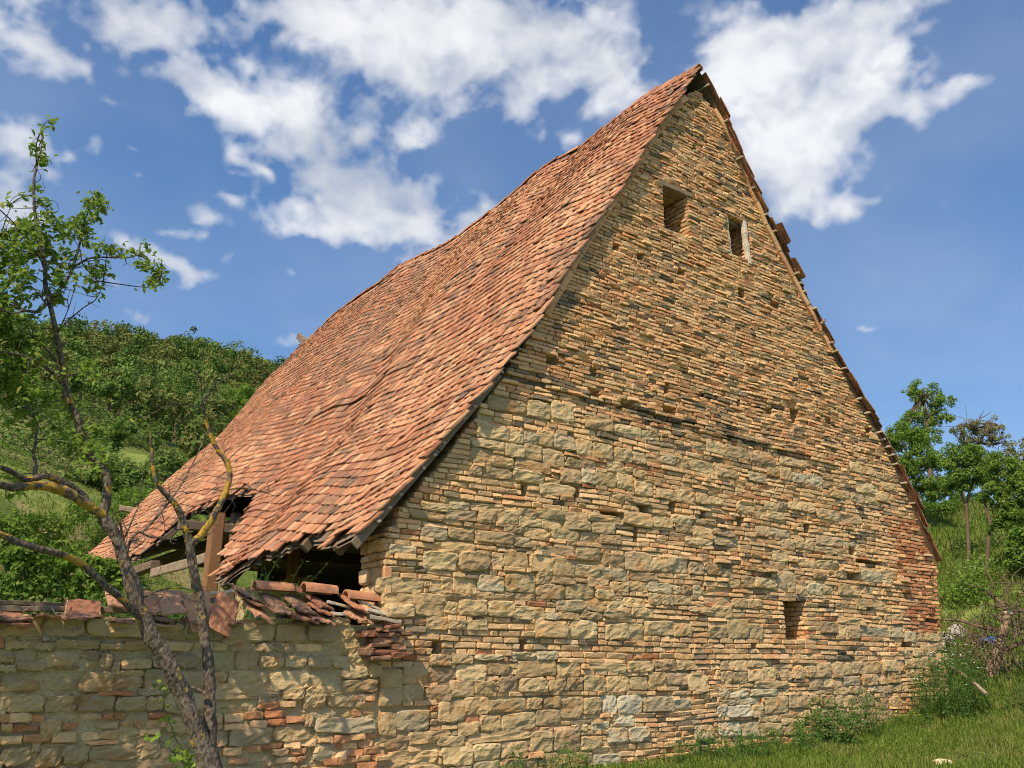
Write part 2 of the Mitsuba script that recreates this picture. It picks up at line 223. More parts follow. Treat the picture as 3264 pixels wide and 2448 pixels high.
def spline(P, R, step):
    P = np.asarray(P, float); R = np.asarray(R, float)
    L = np.concatenate([[0], np.cumsum(np.linalg.norm(np.diff(P, axis=0), axis=1))])
    keep = np.concatenate([[True], np.diff(L) > 1e-6]); P, R, L = P[keep], R[keep], L[keep]
    n = max(2, int(L[-1] / step) + 1)
    s = np.linspace(0, L[-1], n)
    if len(P) > 2:
        Q = PchipInterpolator(L, P)(s)
    else:
        Q = P[0] + (P[-1] - P[0]) * (s / L[-1])[:, None]
    return Q, np.interp(s, L, R)
def tube(P, R, sides=8, wob=0.12, rng=None, closed=True):
    P = np.asarray(P, float); n = len(P)
    t = np.gradient(P, axis=0); t /= np.linalg.norm(t, axis=1, keepdims=True) + 1e-9
    a = np.cross(t[0], [0.3, 0.9, 0.1]); a /= np.linalg.norm(a)
    ang = np.arange(sides) * 2 * np.pi / sides
    V = np.zeros((n, sides, 3))
    for i in range(n):
        a = a - (a @ t[i]) * t[i]; a /= np.linalg.norm(a) + 1e-9
        b = np.cross(t[i], a)
        rad = R[i] * (1 + (rng.normal(0, wob, sides) if rng is not None else 0))
        V[i] = P[i] + (np.cos(ang) * rad)[:, None] * a + (np.sin(ang) * rad)[:, None] * b
    i, j = np.meshgrid(np.arange(n - 1), np.arange(sides), indexing='ij')
    F = np.stack([i * sides + j, i * sides + (j + 1) % sides, (i + 1) * sides + (j + 1) % sides, (i + 1) * sides + j], -1).reshape(-1, 4)
    F = np.vstack([F[:, [0, 1, 2]], F[:, [0, 2, 3]]])
    V = V.reshape(-1, 3)
    if closed:
        m = len(V); V = np.vstack([V, P[-1:]])
        F = np.vstack([F, [[(n - 1) * sides + j, (n - 1) * sides + (j + 1) % sides, m] for j in range(sides)]])
    return V, F

def leaves(C, N, size, rng, fold=0.25, narrow=0.42, quad=True):
    """Leaf blades at the points C with (roughly) the normals N; each a folded rhombus of 2 triangles, or of 4 when quad is False. V, F, K leaves."""
    k = len(C)
    N = N / (np.linalg.norm(N, axis=1, keepdims=True) + 1e-9)
    t = rng.normal(0, 1, (k, 3)); t -= (t * N).sum(1, keepdims=True) * N; t /= np.linalg.norm(t, axis=1, keepdims=True) + 1e-9
    b = np.cross(N, t)
    s = (size * rng.uniform(0.65, 1.25, k))[:, None]
    if quad:
        V = np.stack([C - t * s * .5, C + b * s * narrow * .5 + N * s * fold * .3, C + t * s * .5, C - b * s * narrow * .5 + N * s * fold * .3], 1).reshape(-1, 3)
        F = (np.arange(k) * 4)[:, None, None] + np.array([[0, 1, 2], [0, 2, 3]])
    else:
        droop = -N * s * 0.12
        V = np.stack([C - t * s * .5, C - t * s * .12 + b * s * narrow * .5 + N * s * fold * .3, C + t * s * .22 + b * s * narrow * .38 + N * s * fold * .2 + droop * .4, C + t * s * .5 + droop,
                      C + t * s * .22 - b * s * narrow * .38 + N * s * fold * .2 + droop * .4, C - t * s * .12 - b * s * narrow * .5 + N * s * fold * .3], 1).reshape(-1, 3)
        F = (np.arange(k) * 6)[:, None, None] + np.array([[0, 1, 5], [1, 2, 4], [1, 4, 5], [2, 3, 4]])
    return V, F.reshape(-1, 3)
def per_leaf(k, nv, rng, base=0.5, spread=0.28, odd=0.1):
    u = np.clip(base + rng.normal(0, spread, k), 0, 1)
    v = np.where(rng.random(k) < odd, rng.uniform(.75, 1, k), rng.uniform(0, .65, k))
    return np.repeat(np.stack([u, v], 1), nv, 0)

def crown_points(c, r, n, rng, clumps=14, hollow=0.45, clump=0.38):
    """Points and normals of foliage: clumps on an uneven ellipsoid, each clump a small shell of leaves."""
    c, r = np.asarray(c, float), np.asarray(r, float)
    d = rng.normal(0, 1, (clumps, 3)); d[:, 2] = np.abs(d[:, 2]) * 0.9 - 0.45; d /= np.linalg.norm(d, axis=1, keepdims=True)
    cc = c + d * r * rng.uniform(hollow, 1.0, (clumps, 1))
    cr = r.mean() * clump * rng.uniform(0.6, 1.3, clumps)
    w = cr ** 2; k = rng.choice(clumps, n, p=w / w.sum())
    e = rng.normal(0, 1, (n, 3)); e[:, 2] += 0.25; e /= np.linalg.norm(e, axis=1, keepdims=True)
    P = cc[k] + e * (cr[k] * rng.uniform(0.35, 1.08, n) ** 0.7)[:, None] * np.array([1, 1, .8])
    Nn = e + rng.normal(0, 0.45, (n, 3)) + np.array([0, 0, .45])
    return P, Nn, k
STONES = [[0.44,2.93,0.82,3.02],[0.86,2.98,1.13,3.07],[1.16,3.0,1.65,3.1],[0.29,2.82,0.76,2.91],[0.79,2.85,1.24,2.97],[1.27,2.86,1.54,3.0],[1.56,2.88,1.88,3.05],[1.89,2.99,2.2,3.1],[2.2,3.01,2.63,3.13],[2.65,3.02,3.07,3.14],[3.09,3.06,3.71,3.16],[3.76,3.07,4.31,3.23],[4.33,3.09,4.75,3.24],[1.9,2.88,2.27,2.99],[2.27,2.87,2.59,3.01],[2.65,2.91,3.12,3.03],[3.16,2.9,3.58,3.06],[0.46,2.59,0.83,2.73],[0.84,2.62,1.22,2.75],[1.26,2.62,1.82,2.75],[1.67,2.77,1.97,2.86],[1.99,2.72,2.39,2.86],[2.44,2.74,2.93,2.89],[2.96,2.76,3.3,2.89],[3.3,2.77,3.69,2.89],[0.63,2.46,1.25,2.57],[1.82,2.61,2.09,2.72],[2.18,2.55,2.84,2.65],[2.85,2.52,3.31,2.68],[0.05,2.38,0.41,2.48],[0.51,2.24,0.98,2.44],[1.0,2.26,1.45,2.48],[1.48,2.34,1.67,2.46],[1.67,2.33,2.04,2.54],[2.08,2.31,2.43,2.53],[2.42,2.28,2.82,2.52],[2.83,2.3,3.27,2.45],[3.35,2.47,3.73,2.64],[3.74,2.43,4.22,2.69],[4.21,2.46,4.58,2.68],[4.6,2.46,5.0,2.68],[3.28,2.28,3.77,2.44],[3.82,2.3,4.37,2.42],[3.78,2.15,4.17,2.29],[4.17,2.16,4.64,2.29],[-0.05,1.95,0.52,2.12],[0.6,1.98,0.93,2.12],[0.94,1.98,1.27,2.18],[1.29,2.03,1.69,2.22],[1.7,2.04,2.18,2.25],[2.19,2.16,2.43,2.3],[2.44,2.18,2.8,2.26],[3.06,2.18,3.45,2.3],[3.45,2.13,3.78,2.26],[2.18,1.98,2.63,2.16],[2.66,2.0,3.16,2.19],[3.19,2.02,3.53,2.14],[4.17,1.99,4.43,2.14],[4.64,2.01,5.03,2.14],[4.43,2.0,4.64,2.13],[-0.0,1.82,0.37,1.94],[0.36,1.71,0.81,1.96],[0.81,1.9,1.15,1.98],[1.27,1.92,1.53,2.02],[1.7,1.93,2.17,2.03],[0.02,1.69,0.39,1.82],[0.82,1.75,1.01,1.88],[1.02,1.74,1.42,1.91],[1.44,1.74,1.84,1.92],[1.81,1.71,2.32,1.87],[2.5,1.84,3.0,1.98],[3.01,1.86,3.31,2.02],[3.38,1.89,3.68,2.02],[3.68,1.94,4.09,2.06],[3.82,1.81,4.24,1.93],[2.34,1.73,2.55,1.81],[2.56,1.74,2.91,1.83],[2.92,1.76,3.29,1.84],[3.3,1.77,3.82,1.88],[0.57,1.56,0.86,1.7],[0.87,1.57,1.1,1.67],[1.11,1.57,1.41,1.68],[2.15,1.51,2.67,1.71],[2.73,1.5,3.21,1.73],[3.34,1.51,3.73,1.7],[3.73,1.53,4.07,1.72],[4.07,1.58,4.64,1.76],[4.65,1.57,4.99,1.75],[0.63,1.17,0.91,1.28],[0.92,1.19,1.22,1.3],[1.25,1.23,1.65,1.29],[1.79,1.24,2.16,1.32],[2.18,1.24,2.52,1.33],[0.61,0.98,0.99,1.14],[1.0,0.99,1.4,1.17],[1.41,1.06,1.78,1.18],[1.88,1.04,2.5,1.23],[2.51,1.04,2.9,1.2],[3.02,1.1,3.69,1.21],[3.71,1.09,4.2,1.22],[4.22,1.1,4.64,1.23],[0.0,0.93,0.28,1.12],[0.28,0.97,0.61,1.14],[1.61,0.86,1.87,1.04],[1.91,0.86,2.32,1.02],[2.36,0.86,2.6,1.0],[2.67,0.87,2.92,1.02],[2.95,0.86,3.31,1.05],[3.32,0.85,3.74,1.04],[3.77,0.87,4.08,1.03],[4.1,0.89,4.42,1.09],[4.44,0.92,4.93,1.08],[0.0,0.74,0.28,0.93],[0.29,0.78,0.55,0.96],[0.59,0.78,0.92,0.94],[0.92,0.82,1.26,0.99],[1.26,0.85,1.52,0.99],[1.12,0.62,1.44,0.81],[1.45,0.64,2.02,0.78],[2.02,0.67,2.23,0.79],[2.26,0.68,2.53,0.8],[2.53,0.54,2.9,0.79],[2.93,0.58,3.21,0.78],[3.24,0.58,3.49,0.81],[3.51,0.57,3.94,0.8],[3.97,0.59,4.54,0.77],[4.56,0.61,4.89,0.73],[0.01,0.44,0.23,0.68],[0.22,0.49,0.64,0.69],[0.76,0.56,1.12,0.78],[1.03,0.41,1.31,0.55],[1.33,0.44,1.63,0.61],[1.65,0.44,2.15,0.63],[2.15,0.47,2.54,0.65],[3.04,0.39,3.34,0.49],[3.41,0.43,3.8,0.55],[2.73,0.39,2.96,0.46],[0.39,0.38,0.94,0.47],[0.0,0.29,0.39,0.43],[0.17,0.15,0.78,0.27],[0.77,0.3,1.12,0.41],[1.18,0.33,2.09,0.43],[0.83,0.1,1.23,0.29],[1.25,0.13,1.62,0.3],[1.64,0.14,2.01,0.31],[2.07,0.17,2.41,0.41],[2.43,0.17,2.83,0.41],[3.31,0.24,3.66,0.4],[3.7,0.23,4.05,0.4],[2.26,-0.03,3.05,0.15],[3.08,-0.06,3.51,0.1],[0.08,0.07,0.38,0.15],[2.87,0.17,3.22,0.32],[1.25,-0.02,1.61,0.11],[0.83,-0.05,1.23,0.08],[1.66,-0.04,2.18,0.12],[0.42,-0.01,0.8,0.12],[4.73,3.19,5.14,3.31],[4.81,3.06,5.15,3.19],[5.16,3.01,5.62,3.18],[5.25,3.23,5.74,3.32],[5.64,3.09,6.13,3.19],[6.23,3.49,6.68,3.64],[6.68,3.48,6.98,3.66],[6.97,3.48,7.47,3.6],[7.56,3.69,7.89,3.82],[7.88,3.69,8.3,3.85],[8.33,3.61,9.04,3.78],[9.03,3.62,9.73,3.77],[6.64,3.17,6.95,3.32],[6.95,3.18,7.53,3.32],[7.64,3.04,8.12,3.21],[7.28,3.0,7.64,3.17],[8.13,3.03,8.82,3.14],[8.25,3.16,9.02,3.32],[9.04,3.2,9.53,3.3],[7.02,2.79,7.43,2.98],[6.77,2.64,7.43,2.78],[7.63,2.74,8.16,2.88],[8.17,2.76,8.84,2.9],[5.02,2.47,5.34,2.64],[5.41,2.48,5.73,2.65],[5.0,2.89,5.61,3.0],[5.64,2.94,6.21,3.07],[9.4,2.61,10.13,2.81],[10.11,2.7,10.63,2.81],[10.14,2.58,10.46,2.69],[5.76,2.46,6.03,2.58],[7.07,2.35,7.54,2.64],[6.21,2.33,6.51,2.5],[6.52,2.34,7.06,2.49],[5.88,2.31,6.17,2.45],[7.54,2.29,7.85,2.48],[7.86,2.31,8.26,2.49],[8.27,2.34,8.61,2.49],[8.73,2.34,9.08,2.53],[9.07,2.35,9.42,2.51],[9.5,2.37,9.73,2.52],[8.05,2.58,8.4,2.7],[8.66,2.63,9.0,2.74],[4.87,2.15,5.08,2.28],[5.09,2.15,5.29,2.3],[4.63,2.16,4.85,2.27],[5.3,2.06,5.91,2.17],[5.94,2.02,6.29,2.16],[6.28,2.03,6.68,2.16],[4.95,1.91,5.5,2.0],[5.5,1.86,5.92,2.04],[8.61,2.1,8.99,2.21],[9.22,2.17,9.71,2.3],[9.7,2.14,10.17,2.3],[10.01,1.96,10.63,2.07],[8.61,1.86,9.38,1.97],[5.37,1.56,5.77,1.73],[5.8,1.57,6.26,1.85],[6.27,1.57,6.58,1.79],[8.1,1.71,8.56,1.88],[8.58,1.66,8.86,1.85],[8.88,1.63,9.22,1.85],[9.24,1.65,10.08,1.84],[10.11,1.67,10.57,1.87],[10.63,1.61,10.99,1.79],[11.0,1.63,11.27,1.75],[11.29,1.64,11.92,1.78],[10.49,1.33,10.79,1.44],[10.82,1.36,11.08,1.5],[11.1,1.37,11.43,1.55],[11.46,1.48,11.96,1.61],[11.6,1.25,11.95,1.41],[11.04,1.2,11.57,1.35],[10.51,1.16,11.02,1.31],[4.66,1.12,5.03,1.24],[5.57,1.12,5.76,1.24],[5.77,1.11,6.15,1.25],[6.19,1.17,6.76,1.26],[5.56,0.92,5.81,1.1],[5.83,0.94,6.14,1.09],[6.16,0.96,6.53,1.12],[6.54,0.97,6.83,1.16],[6.89,0.97,7.24,1.16],[7.29,0.99,7.57,1.19],[7.59,1.01,7.89,1.18],[7.91,1.01,8.25,1.23],[8.29,1.04,8.86,1.24],[8.88,1.06,9.23,1.25],[9.25,1.07,9.71,1.26],[9.77,1.1,10.18,1.28],[10.2,1.1,10.48,1.31],[4.87,0.83,5.28,1.06],[7.66,0.85,8.05,0.98],[8.06,0.85,8.55,1.01],[8.58,0.88,9.07,1.02],[9.1,0.88,9.56,1.05],[9.58,0.89,9.87,1.06],[9.9,0.91,10.29,1.09],[10.52,1.0,11.07,1.14],[11.09,1.04,11.64,1.14],[6.28,0.86,7.11,0.95],[6.23,0.76,6.81,0.85],[6.82,0.78,7.1,0.85],[5.71,0.74,6.19,0.84],[5.5,0.73,5.7,0.86],[7.74,0.75,8.27,0.81],[8.28,0.74,8.68,0.84],[8.71,0.76,9.09,0.87],[9.28,0.77,9.68,0.86],[9.69,0.76,10.09,0.87],[10.1,0.76,10.48,0.89],[5.57,0.64,5.95,0.71],[5.96,0.64,6.44,0.72],[6.49,0.5,7.08,0.74],[7.1,0.57,7.59,0.77],[7.62,0.61,7.87,0.74],[7.89,0.56,8.29,0.74],[8.33,0.54,8.86,0.73],[8.91,0.56,9.39,0.73],[9.43,0.5,9.83,0.69],[9.86,0.52,10.22,0.69],[5.43,0.48,5.64,0.63],[5.65,0.47,6.18,0.63],[6.21,0.46,6.46,0.62],[6.86,0.42,7.24,0.48],[7.27,0.43,7.6,0.54],[6.33,0.39,6.56,0.45],[6.58,0.39,6.84,0.46],[6.87,0.33,7.6,0.41],[7.83,0.34,8.58,0.51],[8.64,0.42,9.2,0.5],[9.22,0.33,9.58,0.49],[9.59,0.33,9.93,0.46],[5.44,0.22,5.91,0.4],[5.94,0.2,6.35,0.39],[6.36,0.18,6.87,0.36],[6.89,0.18,7.37,0.32],[4.94,0.2,5.33,0.38],[9.4,0.22,9.85,0.31],[1.41,4.36,2.04,4.52],[2.07,4.37,2.45,4.59],[2.47,4.39,2.86,4.65],[3.09,4.38,3.63,4.56],[3.64,4.39,4.18,4.53],[4.21,4.39,4.57,4.52],[1.24,3.95,1.75,4.14],[1.75,3.95,1.98,4.13],[1.99,3.98,2.22,4.14],[2.22,3.99,2.5,4.2],[2.51,3.99,2.88,4.19],[1.15,3.82,1.66,3.93],[1.69,3.76,1.98,3.93],[1.98,3.76,2.28,3.97],[2.31,3.72,2.68,3.95],[2.9,3.96,3.19,4.18],[3.21,3.96,3.6,4.18],[3.64,3.97,3.97,4.17],[3.97,3.99,4.25,4.16],[2.74,3.76,2.97,3.88],[1.15,3.6,1.48,3.8],[1.48,3.6,1.81,3.73],[1.84,3.6,2.44,3.75],[2.97,3.77,3.26,3.92],[3.46,3.8,3.82,3.95],[1.15,3.45,1.32,3.58],[1.33,3.45,1.8,3.58],[1.84,3.45,2.33,3.59],[2.61,3.53,2.98,3.72],[2.99,3.57,3.27,3.77],[3.28,3.56,3.65,3.77],[3.66,3.57,3.97,3.8],[3.99,3.78,4.27,3.9],[2.24,3.33,2.82,3.49],[4.0,3.52,4.38,3.72],[4.43,3.52,4.84,3.67],[4.85,3.51,5.27,3.7],[5.28,3.54,5.57,3.7],[5.58,3.57,5.91,3.68],[3.56,3.41,3.93,3.52],[3.93,3.39,4.29,3.45],[4.6,4.07,4.89,4.2],[4.89,4.04,5.16,4.2],[5.16,4.04,5.75,4.22],[5.8,4.03,6.06,4.17],[6.06,4.04,6.33,4.17],[5.27,4.39,5.6,4.51],[5.6,4.39,6.05,4.55],[6.05,4.38,6.65,4.58],[6.65,4.36,7.29,4.54],[7.46,4.45,8.17,4.6],[7.09,4.2,7.4,4.35],[7.41,4.18,7.75,4.41],[7.76,4.18,8.16,4.35],[6.59,4.05,7.04,4.2],[6.91,3.62,7.29,3.75],[7.3,3.65,7.57,3.79],[8.18,4.17,8.63,4.36],[8.63,4.21,9.14,4.33],[9.54,4.6,9.96,4.78],[9.96,4.6,10.35,4.76],[9.67,4.24,10.43,4.44],[8.67,4.34,8.93,4.44],[9.45,4.02,9.8,4.18],[9.81,4.08,10.25,4.17],[10.5,4.38,11.04,4.53],[10.61,4.57,11.01,4.7],[10.29,4.13,10.71,4.28],[8.81,4.03,9.4,4.19]]
LOW = [[-3.7,1.35,-3.57,1.41,"s"],[-3.56,1.36,-3.36,1.42,"s"],[-3.36,1.36,-3.31,1.43,"s"],[-3.65,1.29,-3.46,1.35,"s"],[-3.43,1.28,-3.27,1.34,"s"],[-3.54,1.11,-3.32,1.18,"s"],[-3.66,1.1,-3.54,1.15,"s"],[-3.64,0.93,-3.35,1.02,"s"],[-3.32,0.94,-3.03,1.06,"s"],[-2.77,1.07,-2.69,1.19,"s"],[-2.88,1.29,-2.69,1.34,"s"],[-2.68,1.12,-2.42,1.21,"s"],[-2.69,1.06,-2.46,1.11,"s"],[-2.73,0.96,-2.47,1.04,"s"],[-2.47,0.96,-2.37,1.03,"s"],[-2.52,0.89,-2.23,0.95,"s"],[-3.0,0.76,-2.7,0.91,"s"],[-3.55,0.77,-3.27,0.91,"s"],[-3.26,0.76,-3.0,0.9,"s"],[-2.69,0.76,-2.43,0.88,"s"],[-2.43,0.75,-2.27,0.88,"s"],[-3.55,0.35,-3.32,0.49,"s"],[-3.25,0.32,-3.06,0.48,"s"],[-3.06,0.34,-2.86,0.48,"s"],[-2.86,0.34,-2.46,0.48,"s"],[-2.46,0.35,-2.25,0.47,"s"],[-2.89,0.25,-2.7,0.33,"s"],[-2.75,1.45,-2.62,1.51,"s"],[-2.32,1.46,-2.16,1.53,"s"],[-2.92,1.51,-2.64,1.56,"s"],[-3.52,0.2,-3.25,0.33,"s"],[-3.23,0.17,-2.9,0.31,"s"],[-3.25,1.12,-3.05,1.18,"s"],[-3.04,1.19,-2.88,1.28,"s"],[-3.67,1.17,-3.57,1.23,"s"],[-3.6,0.69,-3.53,0.75,"b"],[-3.53,0.69,-3.36,0.76,"b"],[-3.35,0.68,-3.25,0.74,"b"],[-3.48,0.61,-3.29,0.67,"b"],[-3.26,0.63,-3.11,0.68,"b"],[-3.58,0.62,-3.49,0.68,"b"],[-2.84,0.61,-2.64,0.67,"b"],[-2.62,0.62,-2.55,0.67,"b"],[-2.5,0.61,-2.43,0.66,"b"],[-2.39,0.61,-2.22,0.68,"b"],[-2.97,0.69,-2.79,0.74,"b"],[-2.78,0.69,-2.7,0.74,"b"],[-2.7,0.69,-2.59,0.75,"b"],[-2.39,0.69,-2.22,0.74,"b"],[-3.57,0.52,-3.4,0.58,"b"],[-3.39,0.52,-3.18,0.59,"b"],[-3.18,0.51,-2.97,0.6,"b"],[-2.96,0.52,-2.79,0.6,"b"],[-2.79,0.53,-2.63,0.6,"b"],[-2.6,0.53,-2.47,0.59,"b"],[-2.45,0.54,-2.27,0.59,"b"],[-3.1,0.62,-2.98,0.68,"b"],[-2.89,0.49,-2.55,0.52,"b"],[-3.25,0.49,-2.96,0.51,"b"],[-2.86,0.9,-2.55,0.93,"b"],[-1.77,1.35,-1.54,1.42,"s"],[-1.63,1.11,-1.4,1.3,"s"],[-1.85,1.0,-1.69,1.09,"s"],[-1.66,1.03,-1.42,1.09,"s"],[-1.83,0.84,-1.12,0.99,"s"],[-1.11,0.83,-0.88,0.96,"s"],[-1.38,1.13,-1.11,1.25,"s"],[-0.45,0.88,-0.04,1.02,"s"],[-0.86,0.85,-0.52,0.95,"s"],[-0.48,1.03,-0.16,1.15,"s"],[-0.15,1.04,0.01,1.18,"s"],[-1.61,0.41,-1.19,0.58,"s"],[-1.18,0.43,-0.77,0.6,"s"],[-0.74,0.49,-0.02,0.64,"s"],[-1.79,0.41,-1.62,0.56,"s"],[-1.61,1.51,-1.35,1.59,"s"],[-0.61,1.58,-0.39,1.65,"s"],[-1.98,0.11,-1.59,0.26,"s"],[-0.37,0.8,-0.2,0.86,"b"],[-0.18,0.8,-0.06,0.87,"b"],[-0.28,0.73,-0.08,0.79,"b"],[-0.32,0.65,-0.21,0.72,"b"],[-0.19,0.67,-0.04,0.72,"b"],[-1.48,0.65,-1.3,0.72,"b"],[-1.68,0.63,-1.49,0.71,"b"],[-1.14,0.75,-0.96,0.82,"b"],[-1.67,0.56,-1.49,0.62,"b"],[-1.8,0.57,-1.69,0.62,"b"],[-1.49,0.57,-1.43,0.63,"b"],[-1.42,0.57,-1.26,0.64,"b"],[-1.79,0.62,-1.7,0.71,"b"],[-0.69,0.4,-0.52,0.47,"b"],[-0.52,0.4,-0.34,0.47,"b"],[-0.34,0.42,-0.16,0.48,"b"],[-0.15,0.42,-0.02,0.48,"b"],[-1.27,0.37,-1.08,0.43,"b"],[-1.06,0.37,-0.88,0.44,"b"],[-0.88,0.38,-0.7,0.45,"b"],[-0.59,0.32,-0.42,0.39,"b"],[-0.41,0.33,-0.23,0.4,"b"],[-0.21,0.34,-0.06,0.42,"b"],[-1.65,0.33,-1.48,0.41,"b"],[-1.49,0.34,-1.28,0.42,"b"],[-1.17,0.31,-1.0,0.37,"b"],[-0.99,0.31,-0.81,0.37,"b"],[-0.72,0.31,-0.61,0.37,"b"],[-0.36,0.26,-0.16,0.33,"b"],[-0.16,0.27,0.01,0.34,"b"],[-0.53,0.25,-0.36,0.31,"b"],[-0.62,0.19,-0.45,0.25,"b"],[-0.44,0.19,-0.26,0.25,"b"],[-0.25,0.21,-0.07,0.26,"b"],[-0.06,0.21,0.11,0.26,"b"],[-1.4,0.26,-1.19,0.32,"b"],[-1.59,0.25,-1.4,0.31,"b"],[-1.12,0.24,-0.92,0.29,"b"],[-0.92,0.23,-0.81,0.29,"b"],[-0.23,0.11,0.02,0.19,"b"],[-0.76,0.11,-0.52,0.18,"b"],[-1.35,0.75,-1.15,0.8,"r"],[-1.29,0.66,-1.08,0.74,"r"],[-1.24,0.59,-1.06,0.65,"r"],[-1.06,0.61,-0.86,0.67,"r"],[-0.32,1.45,-0.19,1.52,"t"],[-0.17,1.45,-0.02,1.5,"t"],[-0.02,1.45,0.13,1.5,"t"],[-0.01,1.55,0.12,1.59,"t"],[-0.19,1.39,0.19,1.45,"t"],[-0.24,1.35,0.01,1.39,"t"],[0.01,1.33,0.2,1.38,"t"],[-0.19,1.28,0.17,1.33,"t"],[0.03,1.24,0.26,1.3,"t"],[-0.28,1.26,-0.19,1.34,"t"],[-0.18,1.51,-0.03,1.55,"t"],[0.14,1.48,0.28,1.52,"t"],[-0.22,1.22,0.02,1.26,"t"]]
HOLES = [[3.76,7.38,3.89,7.48],[4.29,7.35,4.42,7.46],[5.21,7.35,5.38,7.46],[6.77,7.39,6.92,7.48],[6.61,9.4,6.74,9.47],[5.84,10.02,5.93,10.09],[5.36,9.36,5.47,9.4],[4.74,5.2,4.83,5.35],[5.53,5.29,5.66,5.39],[6.47,5.27,6.57,5.41],[7.22,5.32,7.42,5.42],[7.91,5.29,8.12,5.5],[6.75,7.4,6.94,7.51],[7.67,7.41,7.9,7.54],[1.95,3.26,2.05,3.41],[2.79,3.35,2.95,3.48],[3.21,5.18,3.33,5.26],[2.4,5.19,2.59,5.28],[4.09,3.29,4.25,3.42],[4.69,3.32,4.82,3.49],[5.38,3.33,5.49,3.45],[3.33,3.18,3.72,3.24],[6.24,3.32,6.38,3.45],[7.95,3.34,8.08,3.5],[4.66,4.89,4.97,4.96],[3.16,4.85,3.38,4.95],[3.77,4.83,4.06,4.89],[0.67,1.31,0.79,1.42],[1.92,1.36,2.02,1.46],[3.94,2.85,4.02,3.05],[7.92,3.39,8.1,3.5],[9.17,3.04,9.37,3.24],[6.22,3.28,6.36,3.41],[6.3,1.41,6.42,1.53],[8.92,2.62,9.37,2.73],[10.49,1.53,10.82,1.6],[5.03,2.89,5.62,2.97],[9.37,2.91,10.16,2.98],[11.41,1.97,11.82,2.03],[5.35,2.26,5.39,2.29],[7.92,5.33,8.09,5.49],[8.93,5.41,9.11,5.51],[10.2,5.43,10.4,5.54]]
GROUND_PTS = [[-20,-20,-0.6],[-4.8,-8.9,-0.5],[0,-8,-0.45],[0,-3,-0.12],[0,0,0],[4,0,0],[4,-2,-0.1],[-5,0,0],[-4,-4,-0.25],[8,-4,0.02],[9.9,0,0.27],[9.5,-2,0.15],[12,0,0.62],[12,-2,0.5],[14,0.3,1.0],[16,1,1.9],[19.7,2.5,3.4],[22.15,4.3,4.2],[19,1.45,3.2],[30.9,9.1,6.9],[32.3,10.9,7.6],[36.7,8.6,7.8],[60,20,9.5],[100,30,14],[10,-6,0.2],[20,-8,2.0],[-0.3,22.8,6.0],[-2.4,10.9,2.4],[-2.4,4.9,1.0],[6,9,0.2],[6,18,1.5],[0,17,2.0],[-0.6,12,1.5],[-0.6,15,1.9],[-0.8,18,2.5],[-0.2,9,0.9],[3,5,0.1],[1.2,16.4,1.8],[5,29.9,8.3],[14.5,58.4,18.5],[7.8,160,54],[30,157,57],[60,159,57],[-40,20,8],[-30,5,2],[-12,2,0.6],[-60,100,35],[-150,200,60],[0,300,72],[200,300,50],[300,100,30],[200,0,25],[100,-100,5],[0,-150,-3],[-150,-100,-2],[-150,0,10],[16,18,3],[25,25,7],[60,80,20],[100,160,40]]
ROOF_EDGE = [[-0.3,-0.35],[0.36,-0.33],[1.22,-0.25],[1.78,-0.16],[2.2,-0.36],[2.7,-0.45],[3.2,-0.56],[3.7,-0.54],[4.9,-0.34],[5.54,0],[5.92,0.27],[6.57,0.63],[7.2,1.0],[7.8,1.16],[8.22,1.19],[9.08,1.1],[9.56,1.0],[10.3,0.92],[10.7,0.93],[11.0,0.75],[11.14,0.4],[11.3,0.07],[12.24,-0.05],[13.15,-0.27],[14.4,-0.17],[18.2,0.2]]
COPING = [[[-1.83,-0.17,1.64],0.1,1.1,0.42,0.25,0.42,[0.55,0.95],0.0],[[-2.05,-0.12,1.65],0.0,1.15,-0.25,0.24,0.42,[0.46,0.9],0.1],[[-1.53,0.12,1.87],0.45,0.42,0.25,0.25,0.42,[0.93,0.6],0.12],[[-1.49,0.02,1.79],0.4,0.4,0.22,0.24,0.38,[0.72,0.5],0.2],[[-1.46,-0.1,1.68],0.3,0.55,0.25,0.24,0.38,[0.5,0.75],0.3],[[-1.22,0.05,1.78],0.2,0.5,0.12,0.25,0.4,[0.97,0.5],0.1],[[-1.22,-0.04,1.71],0.2,0.3,0.1,0.25,0.36,[0.9,0.6],0.1],[[-0.96,0.06,1.78],0.25,0.48,0.14,0.25,0.42,[0.95,0.4],0.1],[[-1.01,-0.08,1.65],0.1,0.32,0.1,0.27,0.36,[0.66,0.7],0.3],[[-0.78,-0.08,1.64],0.15,0.36,0.14,0.25,0.36,[0.8,0.5],0.3],[[-0.7,0.08,1.8],0.25,0.45,0.18,0.22,0.34,[0.7,0.4],0.35],[[-0.73,0.0,1.73],0.25,0.4,0.18,0.2,0.3,[0.6,0.5],0.4],[[-0.35,0.02,1.81],0.35,0.5,0.2,0.22,0.36,[0.56,0.95],0.05],[[-0.34,-0.1,1.66],0.2,0.4,0.12,0.22,0.28,[0.5,0.6],0.35],[[-3.08,-0.05,1.63],-0.1,0.62,0.0,0.3,0.32,[0.68,0.6],0.45],[[-2.49,0.0,1.73],0.05,0.65,0.02,0.24,0.34,[0.5,0.6],0.2],[[-2.28,0.0,1.74],-0.05,0.65,-0.02,0.26,0.38,[0.45,0.5],0.2],[[-2.43,-0.12,1.53],0.0,0.2,0.02,0.26,0.25,[0.45,0.7],0.3],[[-2.79,0.0,1.73],0.2,0.6,0.25,0.2,0.3,[0.5,0.95],0.4],[[-3.65,-0.05,1.56],0.1,0.25,0.03,0.3,0.3,[0.75,0.5],0.4],[[-3.64,-0.1,1.5],-0.05,0.15,0.02,0.32,0.3,[0.62,0.5],0.4]]
